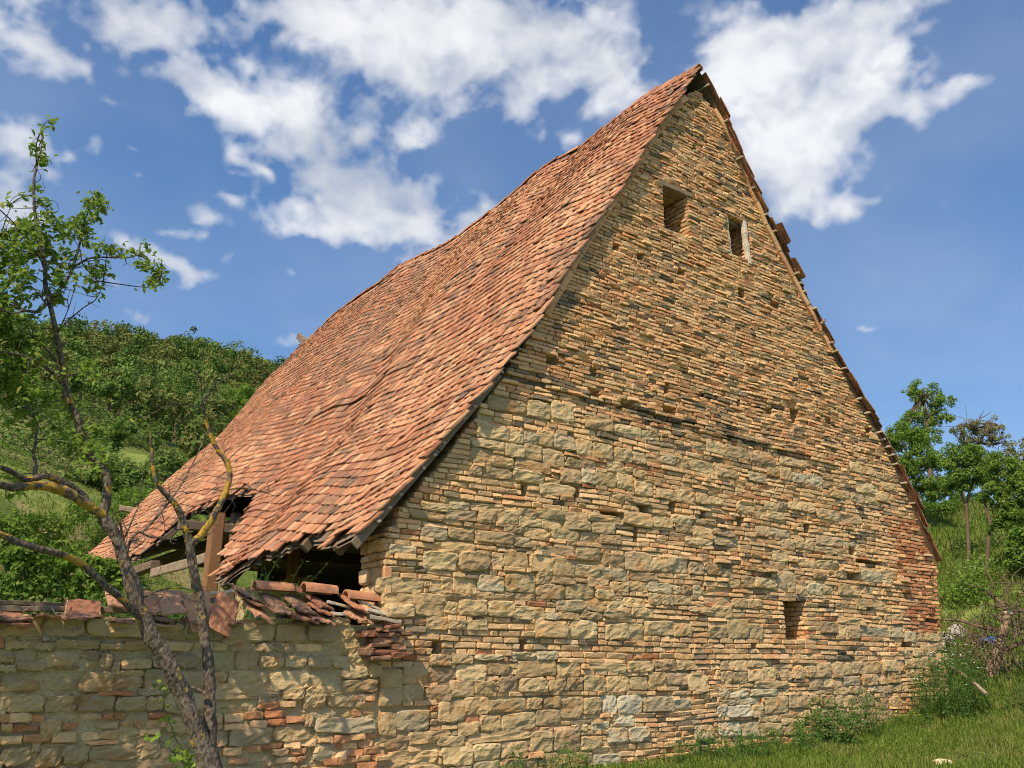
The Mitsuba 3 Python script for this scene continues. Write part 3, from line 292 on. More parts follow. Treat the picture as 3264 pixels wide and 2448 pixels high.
HALF_TILES = [[[-1.42,0.2,1.92],[-1.0,0.2,1.92],0.092,[0.15,0.9]],[[-0.99,0.2,1.92],[-0.91,0.2,1.9],0.07,[0.2,0.5]],[[-0.89,0.16,1.92],[-0.51,0.16,1.91],0.105,[0.2,0.7]],[[-0.41,0.12,1.87],[0.03,0.12,1.85],0.095,[0.3,0.95]]]
BOARDS = [[[-0.63,0.1,1.82],[-0.35,0.1,1.77],0.06,0.03,"pale_wood_mat",0.8],[[-0.63,0.0,1.69],[-0.38,0.0,1.68],0.09,0.035,"pale_wood_mat",0.9],[[-0.24,0.08,1.84],[0.05,0.08,1.75],0.05,0.025,"pale_wood_mat",0.7],[[-0.2,0.0,1.75],[0.17,0.0,1.69],0.07,0.035,"pale_wood_mat",0.9],[[-0.2,-0.06,1.67],[0.19,-0.06,1.62],0.08,0.04,"pale_wood_mat",0.3],[[-0.38,0.1,1.73],[-0.07,0.1,1.71],0.2,0.04,"wood_mat",0.4],[[-4.09,0.1,1.62],[-2.62,0.1,1.65],0.1,0.05,"wood_mat",0.3],[[-4.0,0.2,1.68],[-3.16,0.2,1.68],0.12,0.04,"dark_wood_mat",0.6],[[-1.88,0.15,1.85],[-1.58,0.15,1.89],0.04,0.03,"pale_wood_mat",0.9],[[-2.09,0.2,1.76],[-1.81,0.2,1.79],0.1,0.05,"wood_mat",0.3],[[-1.33,-0.06,1.61],[-1.08,-0.06,1.61],0.1,0.02,"wood_mat",0.8],[[-1.18,0.05,1.65],[-0.55,0.05,1.6],0.14,0.05,"dark_wood_mat",0.7]]
LIMBS = [[[[-2.17,-1.35,0.15],[-2.21,-1.33,0.36],[-2.31,-1.31,0.57],[-2.46,-1.28,0.89],[-2.65,-1.26,1.21],[-2.78,-1.24,1.39],[-2.91,-1.22,1.64],[-3.02,-1.19,1.91],[-3.13,-1.17,2.15],[-3.25,-1.15,2.31]],0.078,0.048,0.45],[[[-3.25,-1.15,2.31],[-3.42,-1.21,2.4],[-3.62,-1.28,2.47],[-3.78,-1.34,2.48],[-3.95,-1.41,2.43],[-4.06,-1.47,2.43],[-4.25,-1.54,2.45],[-4.49,-1.6,2.51]],0.045,0.028,0.95],[[[-3.37,-1.15,2.39],[-3.51,-1.2,2.51],[-3.73,-1.25,2.57],[-3.86,-1.3,2.52],[-4.0,-1.35,2.56],[-4.16,-1.4,2.59]],0.035,0.018,0.75],[[[-3.25,-1.15,2.31],[-3.24,-1.13,2.47],[-3.24,-1.12,2.57],[-3.29,-1.11,2.71],[-3.4,-1.09,2.81],[-3.51,-1.08,3.02],[-3.57,-1.06,3.17],[-3.61,-1.04,3.24],[-3.71,-1.03,3.54],[-3.81,-1.01,3.87],[-3.89,-1.0,4.1]],0.042,0.02,0.6],[[[-3.89,-1.0,4.1],[-3.95,-0.99,4.28],[-3.98,-0.98,4.46],[-4.06,-0.97,4.66],[-4.1,-0.96,4.82],[-4.15,-0.94,5.05],[-4.18,-0.93,5.27],[-4.18,-0.92,5.45],[-4.17,-0.91,5.58],[-4.2,-0.9,5.79]],0.022,0.006,0.15],[[[-3.89,-1.0,4.11],[-3.82,-1.01,4.29],[-3.77,-1.03,4.44],[-3.76,-1.04,4.59],[-3.75,-1.06,4.72],[-3.75,-1.07,4.86],[-3.73,-1.09,5.01],[-3.72,-1.1,5.07]],0.018,0.005,0.2],[[[-3.78,-1.05,4.43],[-3.7,-1.07,4.54],[-3.62,-1.09,4.59],[-3.49,-1.11,4.62],[-3.37,-1.14,4.64],[-3.26,-1.16,4.69],[-3.18,-1.18,4.61],[-3.06,-1.2,4.45]],0.011,0.003,0.2],[[[-3.71,-1.05,4.53],[-3.61,-1.0,4.46],[-3.54,-0.95,4.44],[-3.45,-0.9,4.52]],0.006,0.002,0.1],[[[-3.8,-1.0,3.86],[-3.74,-0.96,3.97],[-3.62,-0.92,4.16],[-3.52,-0.89,4.29],[-3.48,-0.85,4.48]],0.009,0.003,0.1],[[[-3.78,-1.0,3.9],[-3.76,-1.03,4.01],[-3.75,-1.07,4.09],[-3.74,-1.1,4.21]],0.006,0.003,0.1],[[[-3.92,-1.0,4.09],[-3.99,-1.07,4.14],[-4.08,-1.13,4.19],[-4.1,-1.2,4.21]],0.008,0.003,0.1],[[[-3.92,-1.0,4.09],[-4.0,-1.06,3.98],[-4.09,-1.12,3.95],[-4.17,-1.18,3.87],[-4.26,-1.24,3.89],[-4.35,-1.3,3.89]],0.016,0.006,0.35],[[[-3.98,-1.0,4.41],[-4.06,-1.06,4.51],[-4.18,-1.12,4.59],[-4.3,-1.18,4.69],[-4.4,-1.24,4.73],[-4.49,-1.3,4.76]],0.01,0.004,0.1],[[[-4.36,-1.2,4.54],[-4.35,-1.2,4.63],[-4.34,-1.2,4.72],[-4.32,-1.2,4.85]],0.005,0.003,0.1],[[[-3.67,-1.1,3.28],[-3.78,-1.16,3.44],[-3.92,-1.22,3.49],[-4.06,-1.28,3.51],[-4.19,-1.34,3.5],[-4.3,-1.4,3.5]],0.018,0.007,0.5],[[[-3.71,-1.05,3.49],[-3.83,-1.1,3.63],[-3.96,-1.15,3.71],[-4.08,-1.2,3.83]],0.012,0.004,0.3],[[[-2.83,-1.2,1.46],[-2.9,-1.26,1.53],[-3.03,-1.33,1.63],[-3.23,-1.39,1.76],[-3.43,-1.45,1.9],[-3.61,-1.51,1.95],[-3.82,-1.58,1.98],[-4.01,-1.64,2.04],[-4.23,-1.7,2.09]],0.034,0.024,0.75],[[[-3.78,-1.2,2.54],[-3.8,-1.18,2.58],[-3.8,-1.16,2.65],[-3.83,-1.14,2.76],[-3.83,-1.12,2.91],[-3.87,-1.1,3.09]],0.022,0.008,0.35],[[[-2.12,-1.3,0.14],[-2.18,-1.28,0.42],[-2.2,-1.25,0.56],[-2.24,-1.22,0.92],[-2.3,-1.2,1.29],[-2.36,-1.17,1.55],[-2.42,-1.15,1.78],[-2.47,-1.12,1.97],[-2.52,-1.1,2.17]],0.052,0.038,0.5],[[[-2.52,-1.1,2.17],[-2.6,-1.11,2.36],[-2.69,-1.13,2.49],[-2.8,-1.14,2.58],[-2.88,-1.16,2.67],[-2.92,-1.17,2.8],[-2.95,-1.19,2.92],[-2.98,-1.2,3.04]],0.034,0.01,0.75],[[[-2.51,-1.1,2.16],[-2.45,-1.08,2.2],[-2.39,-1.06,2.27],[-2.3,-1.04,2.45],[-2.24,-1.02,2.58],[-2.21,-1.0,2.67],[-2.18,-0.98,2.81],[-2.21,-0.96,2.94],[-2.31,-0.94,3.06],[-2.38,-0.92,3.19],[-2.44,-0.9,3.36]],0.036,0.02,1.0],[[[-2.44,-0.9,3.36],[-2.46,-0.88,3.5],[-2.35,-0.85,3.72],[-2.26,-0.82,3.81],[-2.16,-0.8,3.91]],0.012,0.004,0.2],[[[-2.46,-0.9,3.43],[-2.51,-0.93,3.57],[-2.54,-0.97,3.67],[-2.62,-1.0,3.76]],0.01,0.003,0.2],[[[-2.45,-0.9,3.41],[-2.58,-0.92,3.45],[-2.73,-0.95,3.43],[-2.89,-0.97,3.33],[-3.01,-1.0,3.22]],0.008,0.003,0.2],[[[-2.19,-0.9,2.68],[-2.12,-0.88,2.72],[-1.98,-0.85,2.75],[-1.79,-0.82,2.74],[-1.67,-0.8,2.72]],0.01,0.004,0.8],[[[-2.19,-0.9,2.68],[-2.31,-0.93,2.69],[-2.44,-0.97,2.65],[-2.57,-1.0,2.6]],0.006,0.003,0.7],[[[-2.41,-1.0,2.23],[-2.27,-0.95,2.31],[-2.21,-0.9,2.43],[-2.1,-0.85,2.6],[-2.05,-0.8,2.73]],0.006,0.002,0.2],[[[-2.84,-1.2,1.48],[-2.96,-1.2,1.78],[-3.03,-1.2,1.99],[-3.08,-1.2,2.13],[-3.13,-1.2,2.3]],0.024,0.01,0.7],[[[-3.04,-1.2,2.02],[-3.01,-1.18,2.14],[-2.95,-1.16,2.21],[-2.85,-1.14,2.18],[-2.75,-1.12,2.18],[-2.62,-1.1,2.18]],0.014,0.005,0.4],[[[-2.93,-1.15,2.21],[-2.8,-1.12,2.38],[-2.7,-1.09,2.54],[-2.62,-1.06,2.7],[-2.52,-1.03,2.95],[-2.45,-1.0,3.18]],0.012,0.003,0.2],[[[-3.07,-1.2,2.15],[-3.01,-1.17,2.35],[-2.97,-1.13,2.5],[-2.97,-1.1,2.73]],0.008,0.003,0.2],[[[-2.89,-1.2,1.64],[-2.74,-1.13,1.74],[-2.57,-1.07,1.78],[-2.35,-1.0,1.76]],0.01,0.004,0.7],[[[-2.3,-1.3,0.92],[-2.37,-1.28,0.96],[-2.43,-1.25,0.98]],0.014,0.008,0.5]]
CLUSTERS = [[-4.15,-0.89,5.9,0.048],[-4.18,-1.55,5.45,0.037],[-4.23,-0.5,5.85,0.033],[-4.22,-0.84,5.6,0.047],[-4.09,-0.59,5.68,0.065],[-4.15,-1.01,5.38,0.038],[-4.13,-0.62,5.32,0.047],[-4.29,-1.59,4.74,0.034],[-4.08,-1.27,4.88,0.059],[-4.06,-1.08,4.89,0.037],[-4.03,-1.31,4.78,0.044],[-3.97,-0.98,4.87,0.038],[-3.71,-0.98,5.15,0.073],[-3.67,-1.06,5.22,0.057],[-3.57,-0.71,5.28,0.085],[-3.64,-0.99,5.03,0.057],[-3.78,-1.13,4.9,0.078],[-3.8,-0.99,4.88,0.095],[-3.92,-1.27,4.75,0.075],[-3.93,-0.88,4.85,0.093],[-4.21,-0.59,4.94,0.077],[-4.18,-1.28,4.6,0.085],[-4.25,-0.66,4.8,0.075],[-4.01,-0.82,4.77,0.092],[-4.2,-1.28,4.47,0.084],[-3.81,-0.32,5.05,0.1],[-3.66,-0.74,4.86,0.065],[-3.66,-1.38,4.57,0.061],[-3.5,-0.82,4.82,0.066],[-3.38,-0.92,4.79,0.05],[-4.26,-0.5,4.72,0.091],[-4.19,-1.1,4.43,0.1],[-4.04,-0.82,4.64,0.076],[-3.9,-0.83,4.63,0.093],[-3.78,-0.9,4.66,0.063],[-4.22,-0.89,4.43,0.101],[-4.24,-0.63,4.43,0.088],[-4.17,-1.29,4.2,0.083],[-3.85,-0.93,4.48,0.092],[-3.88,-0.96,4.35,0.075],[-3.85,-1.34,4.18,0.072],[-3.84,-0.89,4.19,0.06],[-3.84,-1.05,4.18,0.052],[-3.38,-1.4,4.58,0.048],[-3.18,-0.71,4.91,0.044],[-3.15,-0.89,4.9,0.035],[-3.27,-1.24,4.56,0.065],[-3.22,-1.41,4.47,0.073],[-3.15,-1.4,4.44,0.065],[-2.98,-0.73,4.65,0.071],[-3.0,-0.44,4.77,0.064],[-3.57,-0.62,4.68,0.058],[-3.56,-1.08,4.49,0.071],[-3.43,-0.83,4.58,0.049],[-3.58,-1.08,4.35,0.062],[-3.58,-0.82,4.39,0.048],[-4.25,-0.99,4.16,0.098],[-4.14,-1.13,4.13,0.07],[-4.01,-0.9,4.17,0.044],[-4.18,-0.71,4.13,0.087],[-4.2,-0.84,4.01,0.071],[-4.15,-1.04,3.78,0.111],[-4.03,-0.84,3.94,0.087],[-4.14,-0.88,3.7,0.112],[-4.06,-1.12,3.66,0.097],[-3.96,-0.98,3.79,0.072],[-4.09,-0.99,3.53,0.125],[-4.14,-1.21,3.32,0.106],[-4.0,-1.06,3.49,0.083],[-3.89,-0.88,3.63,0.072],[-3.59,-1.39,3.53,0.058],[-3.52,-1.24,3.52,0.074],[-3.58,-1.76,3.29,0.055],[-3.59,-1.03,3.74,0.038],[-4.01,-1.05,3.31,0.11],[-4.09,-1.08,3.18,0.108],[-3.94,-1.41,3.21,0.08],[-3.8,-1.0,3.28,0.085],[-4.32,-0.67,5.08,0.03],[-4.31,-0.95,4.92,0.022],[-4.41,-0.89,4.55,0.128],[-4.38,-0.67,4.37,0.158],[-4.34,-0.84,4.06,0.154],[-4.29,-1.01,3.76,0.15],[-4.33,-1.01,3.5,0.16],[-4.23,-1.18,3.23,0.144],[-4.52,-1.22,4.04,0.157],[-4.5,-1.41,3.66,0.163],[-4.57,-0.32,4.64,0.162],[-4.64,-1.46,3.84,0.161],[-4.59,-1.11,3.57,0.178],[-3.7,-0.48,3.22,0.063],[-3.81,-0.73,3.08,0.06],[-3.69,-0.91,3.05,0.052],[-3.65,-1.21,2.93,0.059],[-3.5,-0.75,3.07,0.054],[-3.51,-1.14,2.92,0.052],[-3.49,-1.55,2.8,0.041],[-3.49,-1.31,2.81,0.059],[-3.42,-1.28,3.01,0.07],[-3.29,-1.12,3.03,0.054],[-3.14,-0.76,3.2,0.058],[-3.45,-1.81,2.67,0.065],[-3.3,-0.8,2.83,0.055],[-3.24,-1.05,2.75,0.063],[-3.16,-0.97,2.69,0.046],[-3.29,-1.06,2.68,0.044],[-3.5,-0.86,2.91,0.044],[-3.52,-0.77,2.85,0.035],[-3.74,-1.34,3.05,0.049],[-3.56,-0.89,3.19,0.053],[-3.94,-0.99,3.1,0.058],[-4.03,-1.07,3.01,0.064],[-3.98,-1.32,2.37,0.03],[-3.81,-0.71,2.5,0.033]]
RIGHT = {"tall":[[33.44,10.77,13.38,0.74,0.67],[33.82,10.02,12.77,0.64,0.53],[33.34,10.96,12.17,0.86,0.78],[33.73,10.2,12.06,0.57,0.48],[32.09,11.19,11.14,0.76,0.76],[33.41,10.83,11.16,0.85,0.76]],"dense":[[28.61,9.22,9.98,0.85,0.88],[28.83,8.8,9.07,0.92,0.86],[28.58,9.28,8.17,0.84,0.76],[28.99,8.49,7.9,0.74,0.75],[28.33,9.71,8.98,0.69,0.97]],"grey":[[36.31,9.4,11.87,0.85,0.62],[35.95,10.2,11.88,0.58,0.49],[36.47,9.05,11.27,0.56,0.44],[36.07,9.94,11.17,0.76,0.55]],"slenderA":[[22.25,4.08,7.27,0.64,0.59],[22.48,3.59,7.43,0.56,0.51],[22.36,3.85,6.81,0.69,0.55],[22.12,4.35,6.57,0.51,0.44],[22.51,3.53,6.63,0.49,0.5]],"slenderB":[[19.96,1.88,6.41,0.49,0.52],[20.06,1.65,5.87,0.43,0.57],[19.85,2.14,5.67,0.44,0.45],[19.99,1.81,5.13,0.48,0.5],[20.16,1.41,5.47,0.42,0.76],[19.84,2.14,4.91,0.38,0.38]],"pale":[[50.61,14.13,13.8,0.85,1.01],[50.8,13.68,13.02,0.95,1.14],[50.38,14.68,13.15,0.61,0.86]],"under":[[32.24,10.9,7.85,0.91,0.61],[32.66,10.1,7.78,0.8,0.57],[34.89,10.11,8.44,0.74,0.63],[24.86,7.72,6.62,0.45,1.01],[24.79,7.85,7.3,0.46,1.02],[19.12,1.3,4.14,0.41,0.71]]}
RTRUNKS = {"slenderA":[[22.15,4.29,4.21],[22.2,4.19,5.12],[22.24,4.1,5.97],[22.33,3.91,6.52],[22.44,3.68,7.22]],"slenderA2":[[22.24,4.11,5.82],[22.19,4.21,6.55],[22.2,4.19,7.29]],"slenderB":[[19.61,2.65,3.58],[19.68,2.49,4.31],[19.75,2.34,4.93],[19.88,2.06,5.47],[19.99,1.8,6.02]],"slenderB2":[[19.75,2.35,4.87],[19.73,2.4,5.44],[19.72,2.41,5.96]],"tall":[[33.31,11.02,7.88],[33.38,10.89,9.23],[33.44,10.77,10.94],[33.46,10.73,12.25],[33.48,10.7,13.37]],"tall2":[[33.47,10.71,11.81],[33.67,10.31,12.52],[33.87,9.91,12.97]],"grey":[[35.66,10.8,8.63],[35.8,10.51,10.13],[35.94,10.23,10.94],[36.16,9.75,11.25],[36.31,9.42,11.76],[36.48,9.03,12.04]],"grey2":[[35.91,10.28,10.81],[35.89,10.33,11.56],[35.97,10.15,12.21]],"grey3":[[36.16,9.75,11.25],[36.34,9.34,11.09],[36.54,8.9,11.13]]}
LEFT = [[0.88,20.56,5.48,0.82,0.73],[2.74,24.26,6.72,0.93,0.84],[-2.48,5.41,2.54,0.46,0.34],[-2.04,4.32,2.41,0.32,0.27],[4.01,27.04,7.63,0.94,0.78],[-3.07,3.98,2.43,0.37,0.33],[-2.85,7.99,3.33,0.38,0.31],[9.32,49.42,16.61,2.3,2.07],[8.82,69.93,24.05,3.12,2.51],[15.93,68.37,24.79,2.56,2.18],[18.06,62.53,23.08,1.71,1.66],[18.19,57.22,21.98,1.26,1.37],[3.37,60.62,18.66,2.25,2.09],[2.8,42.54,12.79,1.36,1.16],[5.35,40.06,12.42,1.38,1.28],[8.83,37.13,12.6,1.06,1.28],[5.02,29.88,9.5,0.94,0.82],[0.31,40.84,11.58,1.24,1.08],[13.29,48.31,16.21,1.19,1.29],[-1.39,14.86,4.4,0.6,0.43],[-1.12,24.9,6.96,0.55,0.56],[2.08,32.53,9.8,1.11,0.94],[2.46,27.38,8.24,0.8,0.78],[1.33,36.69,10.81,1.08,0.9],[0.69,45.83,14.22,1.38,1.21]]
BOULDER = [-0.77,20.83,5.99]
STUMP = [[[13.62,0.11,0.79],[13.64,0.06,0.98],[13.69,-0.03,1.22],[13.75,-0.16,1.57],[13.81,-0.28,1.89],[13.86,-0.39,2.21]],[[13.83,-0.34,2.26],[13.83,-0.33,2.37],[13.78,-0.23,2.48],[13.73,-0.12,2.68]],[[13.78,-0.22,1.86],[13.69,-0.04,1.92],[13.58,0.18,1.98],[13.45,0.44,2.09],[13.34,0.65,2.11]],[[13.85,-0.38,2.16],[13.91,-0.51,2.22],[13.97,-0.65,2.26],[14.05,-0.84,2.31]],[[13.78,-0.23,1.49],[13.86,-0.4,1.59],[13.94,-0.59,1.67],[14.04,-0.8,1.77]],[[13.85,-0.37,2.05],[13.89,-0.47,1.97],[13.96,-0.63,1.94],[14.03,-0.79,1.85]],[[13.64,0.07,1.44],[13.59,0.16,1.63],[13.53,0.29,1.88],[13.47,0.41,2.02],[13.36,0.63,2.3]],[[13.65,0.05,1.3],[13.58,0.19,1.38],[13.49,0.37,1.63],[13.41,0.52,1.85]],[[13.63,0.08,1.22],[13.61,0.13,1.36],[13.54,0.27,1.36],[13.44,0.46,1.58],[13.35,0.64,1.61]],[[13.68,-0.02,1.79],[13.63,0.08,1.73],[13.62,0.11,1.6],[13.65,0.05,1.46]],[[13.82,-0.32,2.0],[13.85,-0.38,2.38],[13.87,-0.43,2.85],[13.9,-0.5,3.07]],[[13.88,-0.44,2.21],[13.93,-0.56,2.43],[13.99,-0.69,2.64]]]
POLE = [[11.26,-0.33,1.25],[10.63,-1.29,0.75]]
SLABS = [[15.65,1.64,1.94,0.22,0.14],[16.19,1.68,1.83,0.18,0.13],[15.12,1.56,1.75,0.14,0.12],[17.06,1.02,1.58,0.17,0.11],[16.38,1.3,1.76,0.13,0.09]]
BLUE = [15.48,0.86,1.76,0.12,0.11]
BIRD = [9.058,-0.12,7.385]
STONE_IN_GRASS = [6.75,-2.5,0.16]
SHOOTS = [[[-2.13,-0.75,0.27],[-2.21,-0.75,0.38],[-2.33,-0.75,0.54],[-2.4,-0.75,0.68],[-2.46,-0.75,0.81],[-2.5,-0.75,0.93],[-2.56,-0.75,1.05]],[[-2.19,-0.8,0.29],[-2.33,-0.8,0.42],[-2.45,-0.8,0.53],[-2.57,-0.8,0.59]],[[-2.26,-1.15,0.29],[-2.31,-1.15,0.37],[-2.34,-1.15,0.41],[-2.39,-1.15,0.44]]]
STALKS = [[[-3.55,0.05,1.6],[-3.52,-0.05,1.63],[-3.5,-0.12,1.65],[-3.48,-0.14,1.52],[-3.47,-0.1,1.36]],[[-3.22,-0.05,1.71],[-3.24,-0.14,1.56],[-3.24,-0.14,1.39],[-3.26,-0.11,1.28],[-3.28,-0.1,1.19]],[[-3.33,-0.02,1.64],[-3.28,-0.13,1.54],[-3.19,-0.14,1.48],[-3.08,-0.12,1.43],[-2.97,-0.1,1.39]],[[-2.14,-0.1,1.58],[-2.17,-0.13,1.44],[-2.16,-0.12,1.29],[-2.13,-0.1,1.09],[-2.12,-0.09,0.94]],[[-2.99,-0.12,1.53],[-2.96,-0.15,1.48],[-2.92,-0.13,1.44],[-2.87,-0.11,1.4]],[[-3.74,-0.1,1.46],[-3.69,-0.13,1.41],[-3.63,-0.1,1.34]]]

# ------------------------------------------------------------------ terrain
_G = np.array(GROUND_PTS)
_rbf = RBFInterpolator(_G[:, :2], _G[:, 2], kernel='thin_plate_spline', smoothing=0.3)
_gx = np.concatenate([-np.geomspace(400, 30, 40), np.linspace(-29, 45, 150), np.geomspace(46, 400, 40)])
_gy = np.concatenate([-np.geomspace(300, 16, 26), np.linspace(-15, 45, 122), np.geomspace(46, 420, 46)])
_X, _Y = np.meshgrid(_gx, _gy, indexing='ij')
_Z = _rbf(np.stack([_X.ravel(), _Y.ravel()], 1)).reshape(_X.shape)
_far = np.clip((np.hypot(_X, _Y) - 210) / 150, 0, 1)
_Z = np.clip(_Z, -6, 80) * (1 - 0.0 * _far)
_rough = (meshkit.fbm(np.stack([_X * 0.5, _Y * 0.5, _X * 0], -1), 4, 5) - 0.5) * np.clip((np.hypot(_X - 4, _Y - 4) - 6) / 30, 0.12, 1.0) * 1.2
_Z = _Z + _rough
_inside = (np.clip(np.minimum(np.minimum(_X + 0.2, 12.2 - _X), np.minimum(_Y - 0.3, 17.5 - _Y)), 0, 1))
_Z = _Z * (1 - _inside) + np.minimum(_Z, 0.4) * _inside
_gi = RegularGridInterpolator((_gx, _gy), _Z, bounds_error=False, fill_value=0.0)
def gz(x, y): return _gi(np.stack([np.asarray(x, float), np.asarray(y, float)], -1))
i, j = np.meshgrid(np.arange(len(_gx) - 1), np.arange(len(_gy) - 1), indexing='ij'); m = len(_gy)
add('ground', np.stack([_X, _Y, _Z], -1).reshape(-1, 3), np.stack([i * m + j, (i + 1) * m + j, (i + 1) * m + j + 1, i * m + j + 1], -1).reshape(-1, 4), 'ground_mat', smooth=True)
tag('ground', kind='structure', label='grassy ground rising to the hillsides')

# ------------------------------------------------------------------ barn: profiles
PX = [-.75, -.45, .93, 2.04, 2.92, 3.84, 4.91, 5.57, 6.06]
PZ = [2.12, 2.46, 4.13, 5.58, 7.0, 8.42, 10.12, 11.08, 11.86]
_pl = PchipInterpolator(PX, PZ)
_ridge = PchipInterpolator([-1, -.12, .5, 1.5, 2.5, 3.3, 3.7, 4.1, 4.5, 5.3, 6.1, 7.0, 8.1, 9.3, 10.0, 10.6, 11.1, 11.7, 12.0, 13.5, 15.2, 17.0, 17.8, 19], [-.03, -.03, .015, .09, .06, -.01, .08, .15, .16, .08, -.02, -.05, -.08, .02, .14, .21, .27, .29, .19, .24, .2, -.02, -.05, -.05])
def S(a, b, x):
    t = np.clip((np.asarray(x, float) - a) / (b - a), 0, 1); return t * t * (3 - 2 * t)
def roofz(x, y):
    x, y = np.asarray(x, float), np.asarray(y, float)
    z = _pl(np.clip(x, -.75, 6.06))
    z = z + 0.78 * S(6, 15, y) * (1 - S(1.4, 3.9, x)) + _ridge(y) * S(1, 6, x)
    w = (meshkit.fbm(np.stack([x * .42, y * .33, x * 0 + 3.0], -1), 3, 12) - .5) * 0.40 * S(0, 1.2, y)
    w = w - 0.10 * np.exp(-((y - 5.6 - 0.55 * (x - 2)) / 0.8) ** 2) * S(5.8, 4.0, x) + 0.08 * np.exp(-((y - 4.4 - 0.6 * (x - 2)) / 0.6) ** 2) * S(5.8, 4.0, x) * S(-1, 1.0, x)
    return z + w
RX = [6.06, 6.65, 7.23, 8.15, 9.06, 9.88, 10.78, 11.25, 11.75, 12.05]
RZ = [11.86, 11.1, 9.98, 8.74, 7.44, 6.33, 5.32, 4.6, 3.66, 3.15]
_pr = PchipInterpolator(RX, RZ)
XL = PchipInterpolator([0, 2.55, 2.85, 3.53, 4.07, 4.5, 5.9, 7.0, 8.5, 10.94, 11.35], [0, .03, .17, .72, 1.12, 1.42, 2.36, 2.99, 3.96, 5.62, 6.06])
XR = PchipInterpolator([0, 1.18, 1.85, 3.07, 3.2, 3.76, 4.9, 6.2, 7.47, 9.13, 11.2, 11.35], [11.9, 11.86, 11.9, 12.08, 11.98, 11.76, 11.12, 10.02, 8.96, 7.72, 6.4, 6.06])
RIDGE_Y = 17.9
eye = CAM

# ------------------------------------------------------------------ barn: masonry
def pieces(B, nu, nv, rng, proud, back, jit, rnd, bulge=0.0, irregular=0.0, face='front'):
    """Masonry pieces. B: rows x0, z0, x1, z1, slope. Returns V (n, k, 3) and the faces of one piece. y is the depth (negative = towards the viewer)."""
    n = len(B); B = np.asarray(B, float)
    grid = {4: [-1, -.74, .74, 1], 5: [-1, -.88, 0, .88, 1], 7: [-1, -.86, -.45, 0, .45, .86, 1], 9: [-1, -.9, -.62, -.3, 0, .3, .62, .9, 1]}
    cu, cv = np.array(grid[nu]), np.array(grid[nv])
    U, W = np.meshgrid(cu, cv, indexing='ij')
    k = nu * nv
    u = np.broadcast_to(U.ravel(), (n, k)).copy(); w = np.broadcast_to(W.ravel(), (n, k)).copy()
    hx = (B[:, 2] - B[:, 0])[:, None] / 2; hz = (B[:, 3] - B[:, 1])[:, None] / 2
    ex = rng.uniform(*rnd, n)[:, None]
    m = np.maximum(np.abs(u), np.abs(w)) + 1e-9
    rr = m / (np.abs(u) ** ex + np.abs(w) ** ex + 1e-12) ** (1 / ex)
    th = np.arctan2(w, u)
    if irregular:
        for q in (1, 2, 3, 5):
            rr = rr * (1 + irregular / q ** 0.5 * rng.normal(0, 1, (n, 1)) * np.cos(q * th + rng.uniform(0, 6.3, (n, 1))) * m)
    uu, ww = u * rr, w * rr
    edge = m > 0.999
    j = rng.normal(0, 1, (n, k)) * jit; j2 = rng.normal(0, 1, (n, k)) * jit
    x = uu * hx + j; z = ww * hz + j2
    z = z + x * B[:, 4:5]
    pr = rng.normal(proud, jit * 2.0, n)[:, None]
    dep = np.minimum(0.016, np.minimum(hx, hz) * 0.35)
    y = -pr + np.where(edge, dep * 0.75, 0) + rng.normal(0, 1, (n, k)) * jit * 0.8 + bulge * dep * m ** 3
    y = y + (uu * rng.normal(0, 1, (n, 1)) * 0.006 + ww * rng.normal(0, 1, (n, 1)) * 0.006)
    V = np.stack([(B[:, 0] + B[:, 2])[:, None] / 2 + x, y, (B[:, 1] + B[:, 3])[:, None] / 2 + z], -1)
    ring = [a * nv for a in range(nu)] + [(nu - 1) * nv + b for b in range(1, nv)] + [a * nv + nv - 1 for a in range(nu - 2, -1, -1)] + [b for b in range(nv - 2, 0, -1)]
    R = V[:, ring].copy(); R[:, :, 1] = back
    V = np.concatenate([V, R], 1)
    a, b = np.meshgrid(np.arange(nu - 1), np.arange(nv - 1), indexing='ij')
    F = np.stack([a * nv + b, (a + 1) * nv + b, (a + 1) * nv + b + 1, a * nv + b + 1], -1).reshape(-1, 4)
    L = len(ring)
    G = np.array([[ring[q], k + q, k + (q + 1) % L, ring[(q + 1) % L]] for q in range(L)])
    F = np.vstack([F, G]); F = np.vstack([F[:, [0, 1, 2]], F[:, [0, 2, 3]]])
    return V, F
def emit(prefix, name, rest, V, F, uv, bsdf, most, rank, smooth=True):
    """The MOST largest pieces as entries of their own, the others as one part of kind stuff."""
    order = np.argsort(-rank)
    k = V.shape[1]
    for q in order[:most]:
        add(f'{prefix}__{name}', V[q], F, bsdf, np.broadcast_to(uv[q], (k, 2)), smooth)
    r = order[most:]
    if len(r):
        key = add(f'{prefix}__{rest}', V[r].reshape(-1, 3), (F[None] + (np.arange(len(r)) * k)[:, None, None]).reshape(-1, 3), bsdf, np.repeat(uv[r], k, 0), smooth)
        tag(key, kind='stuff')

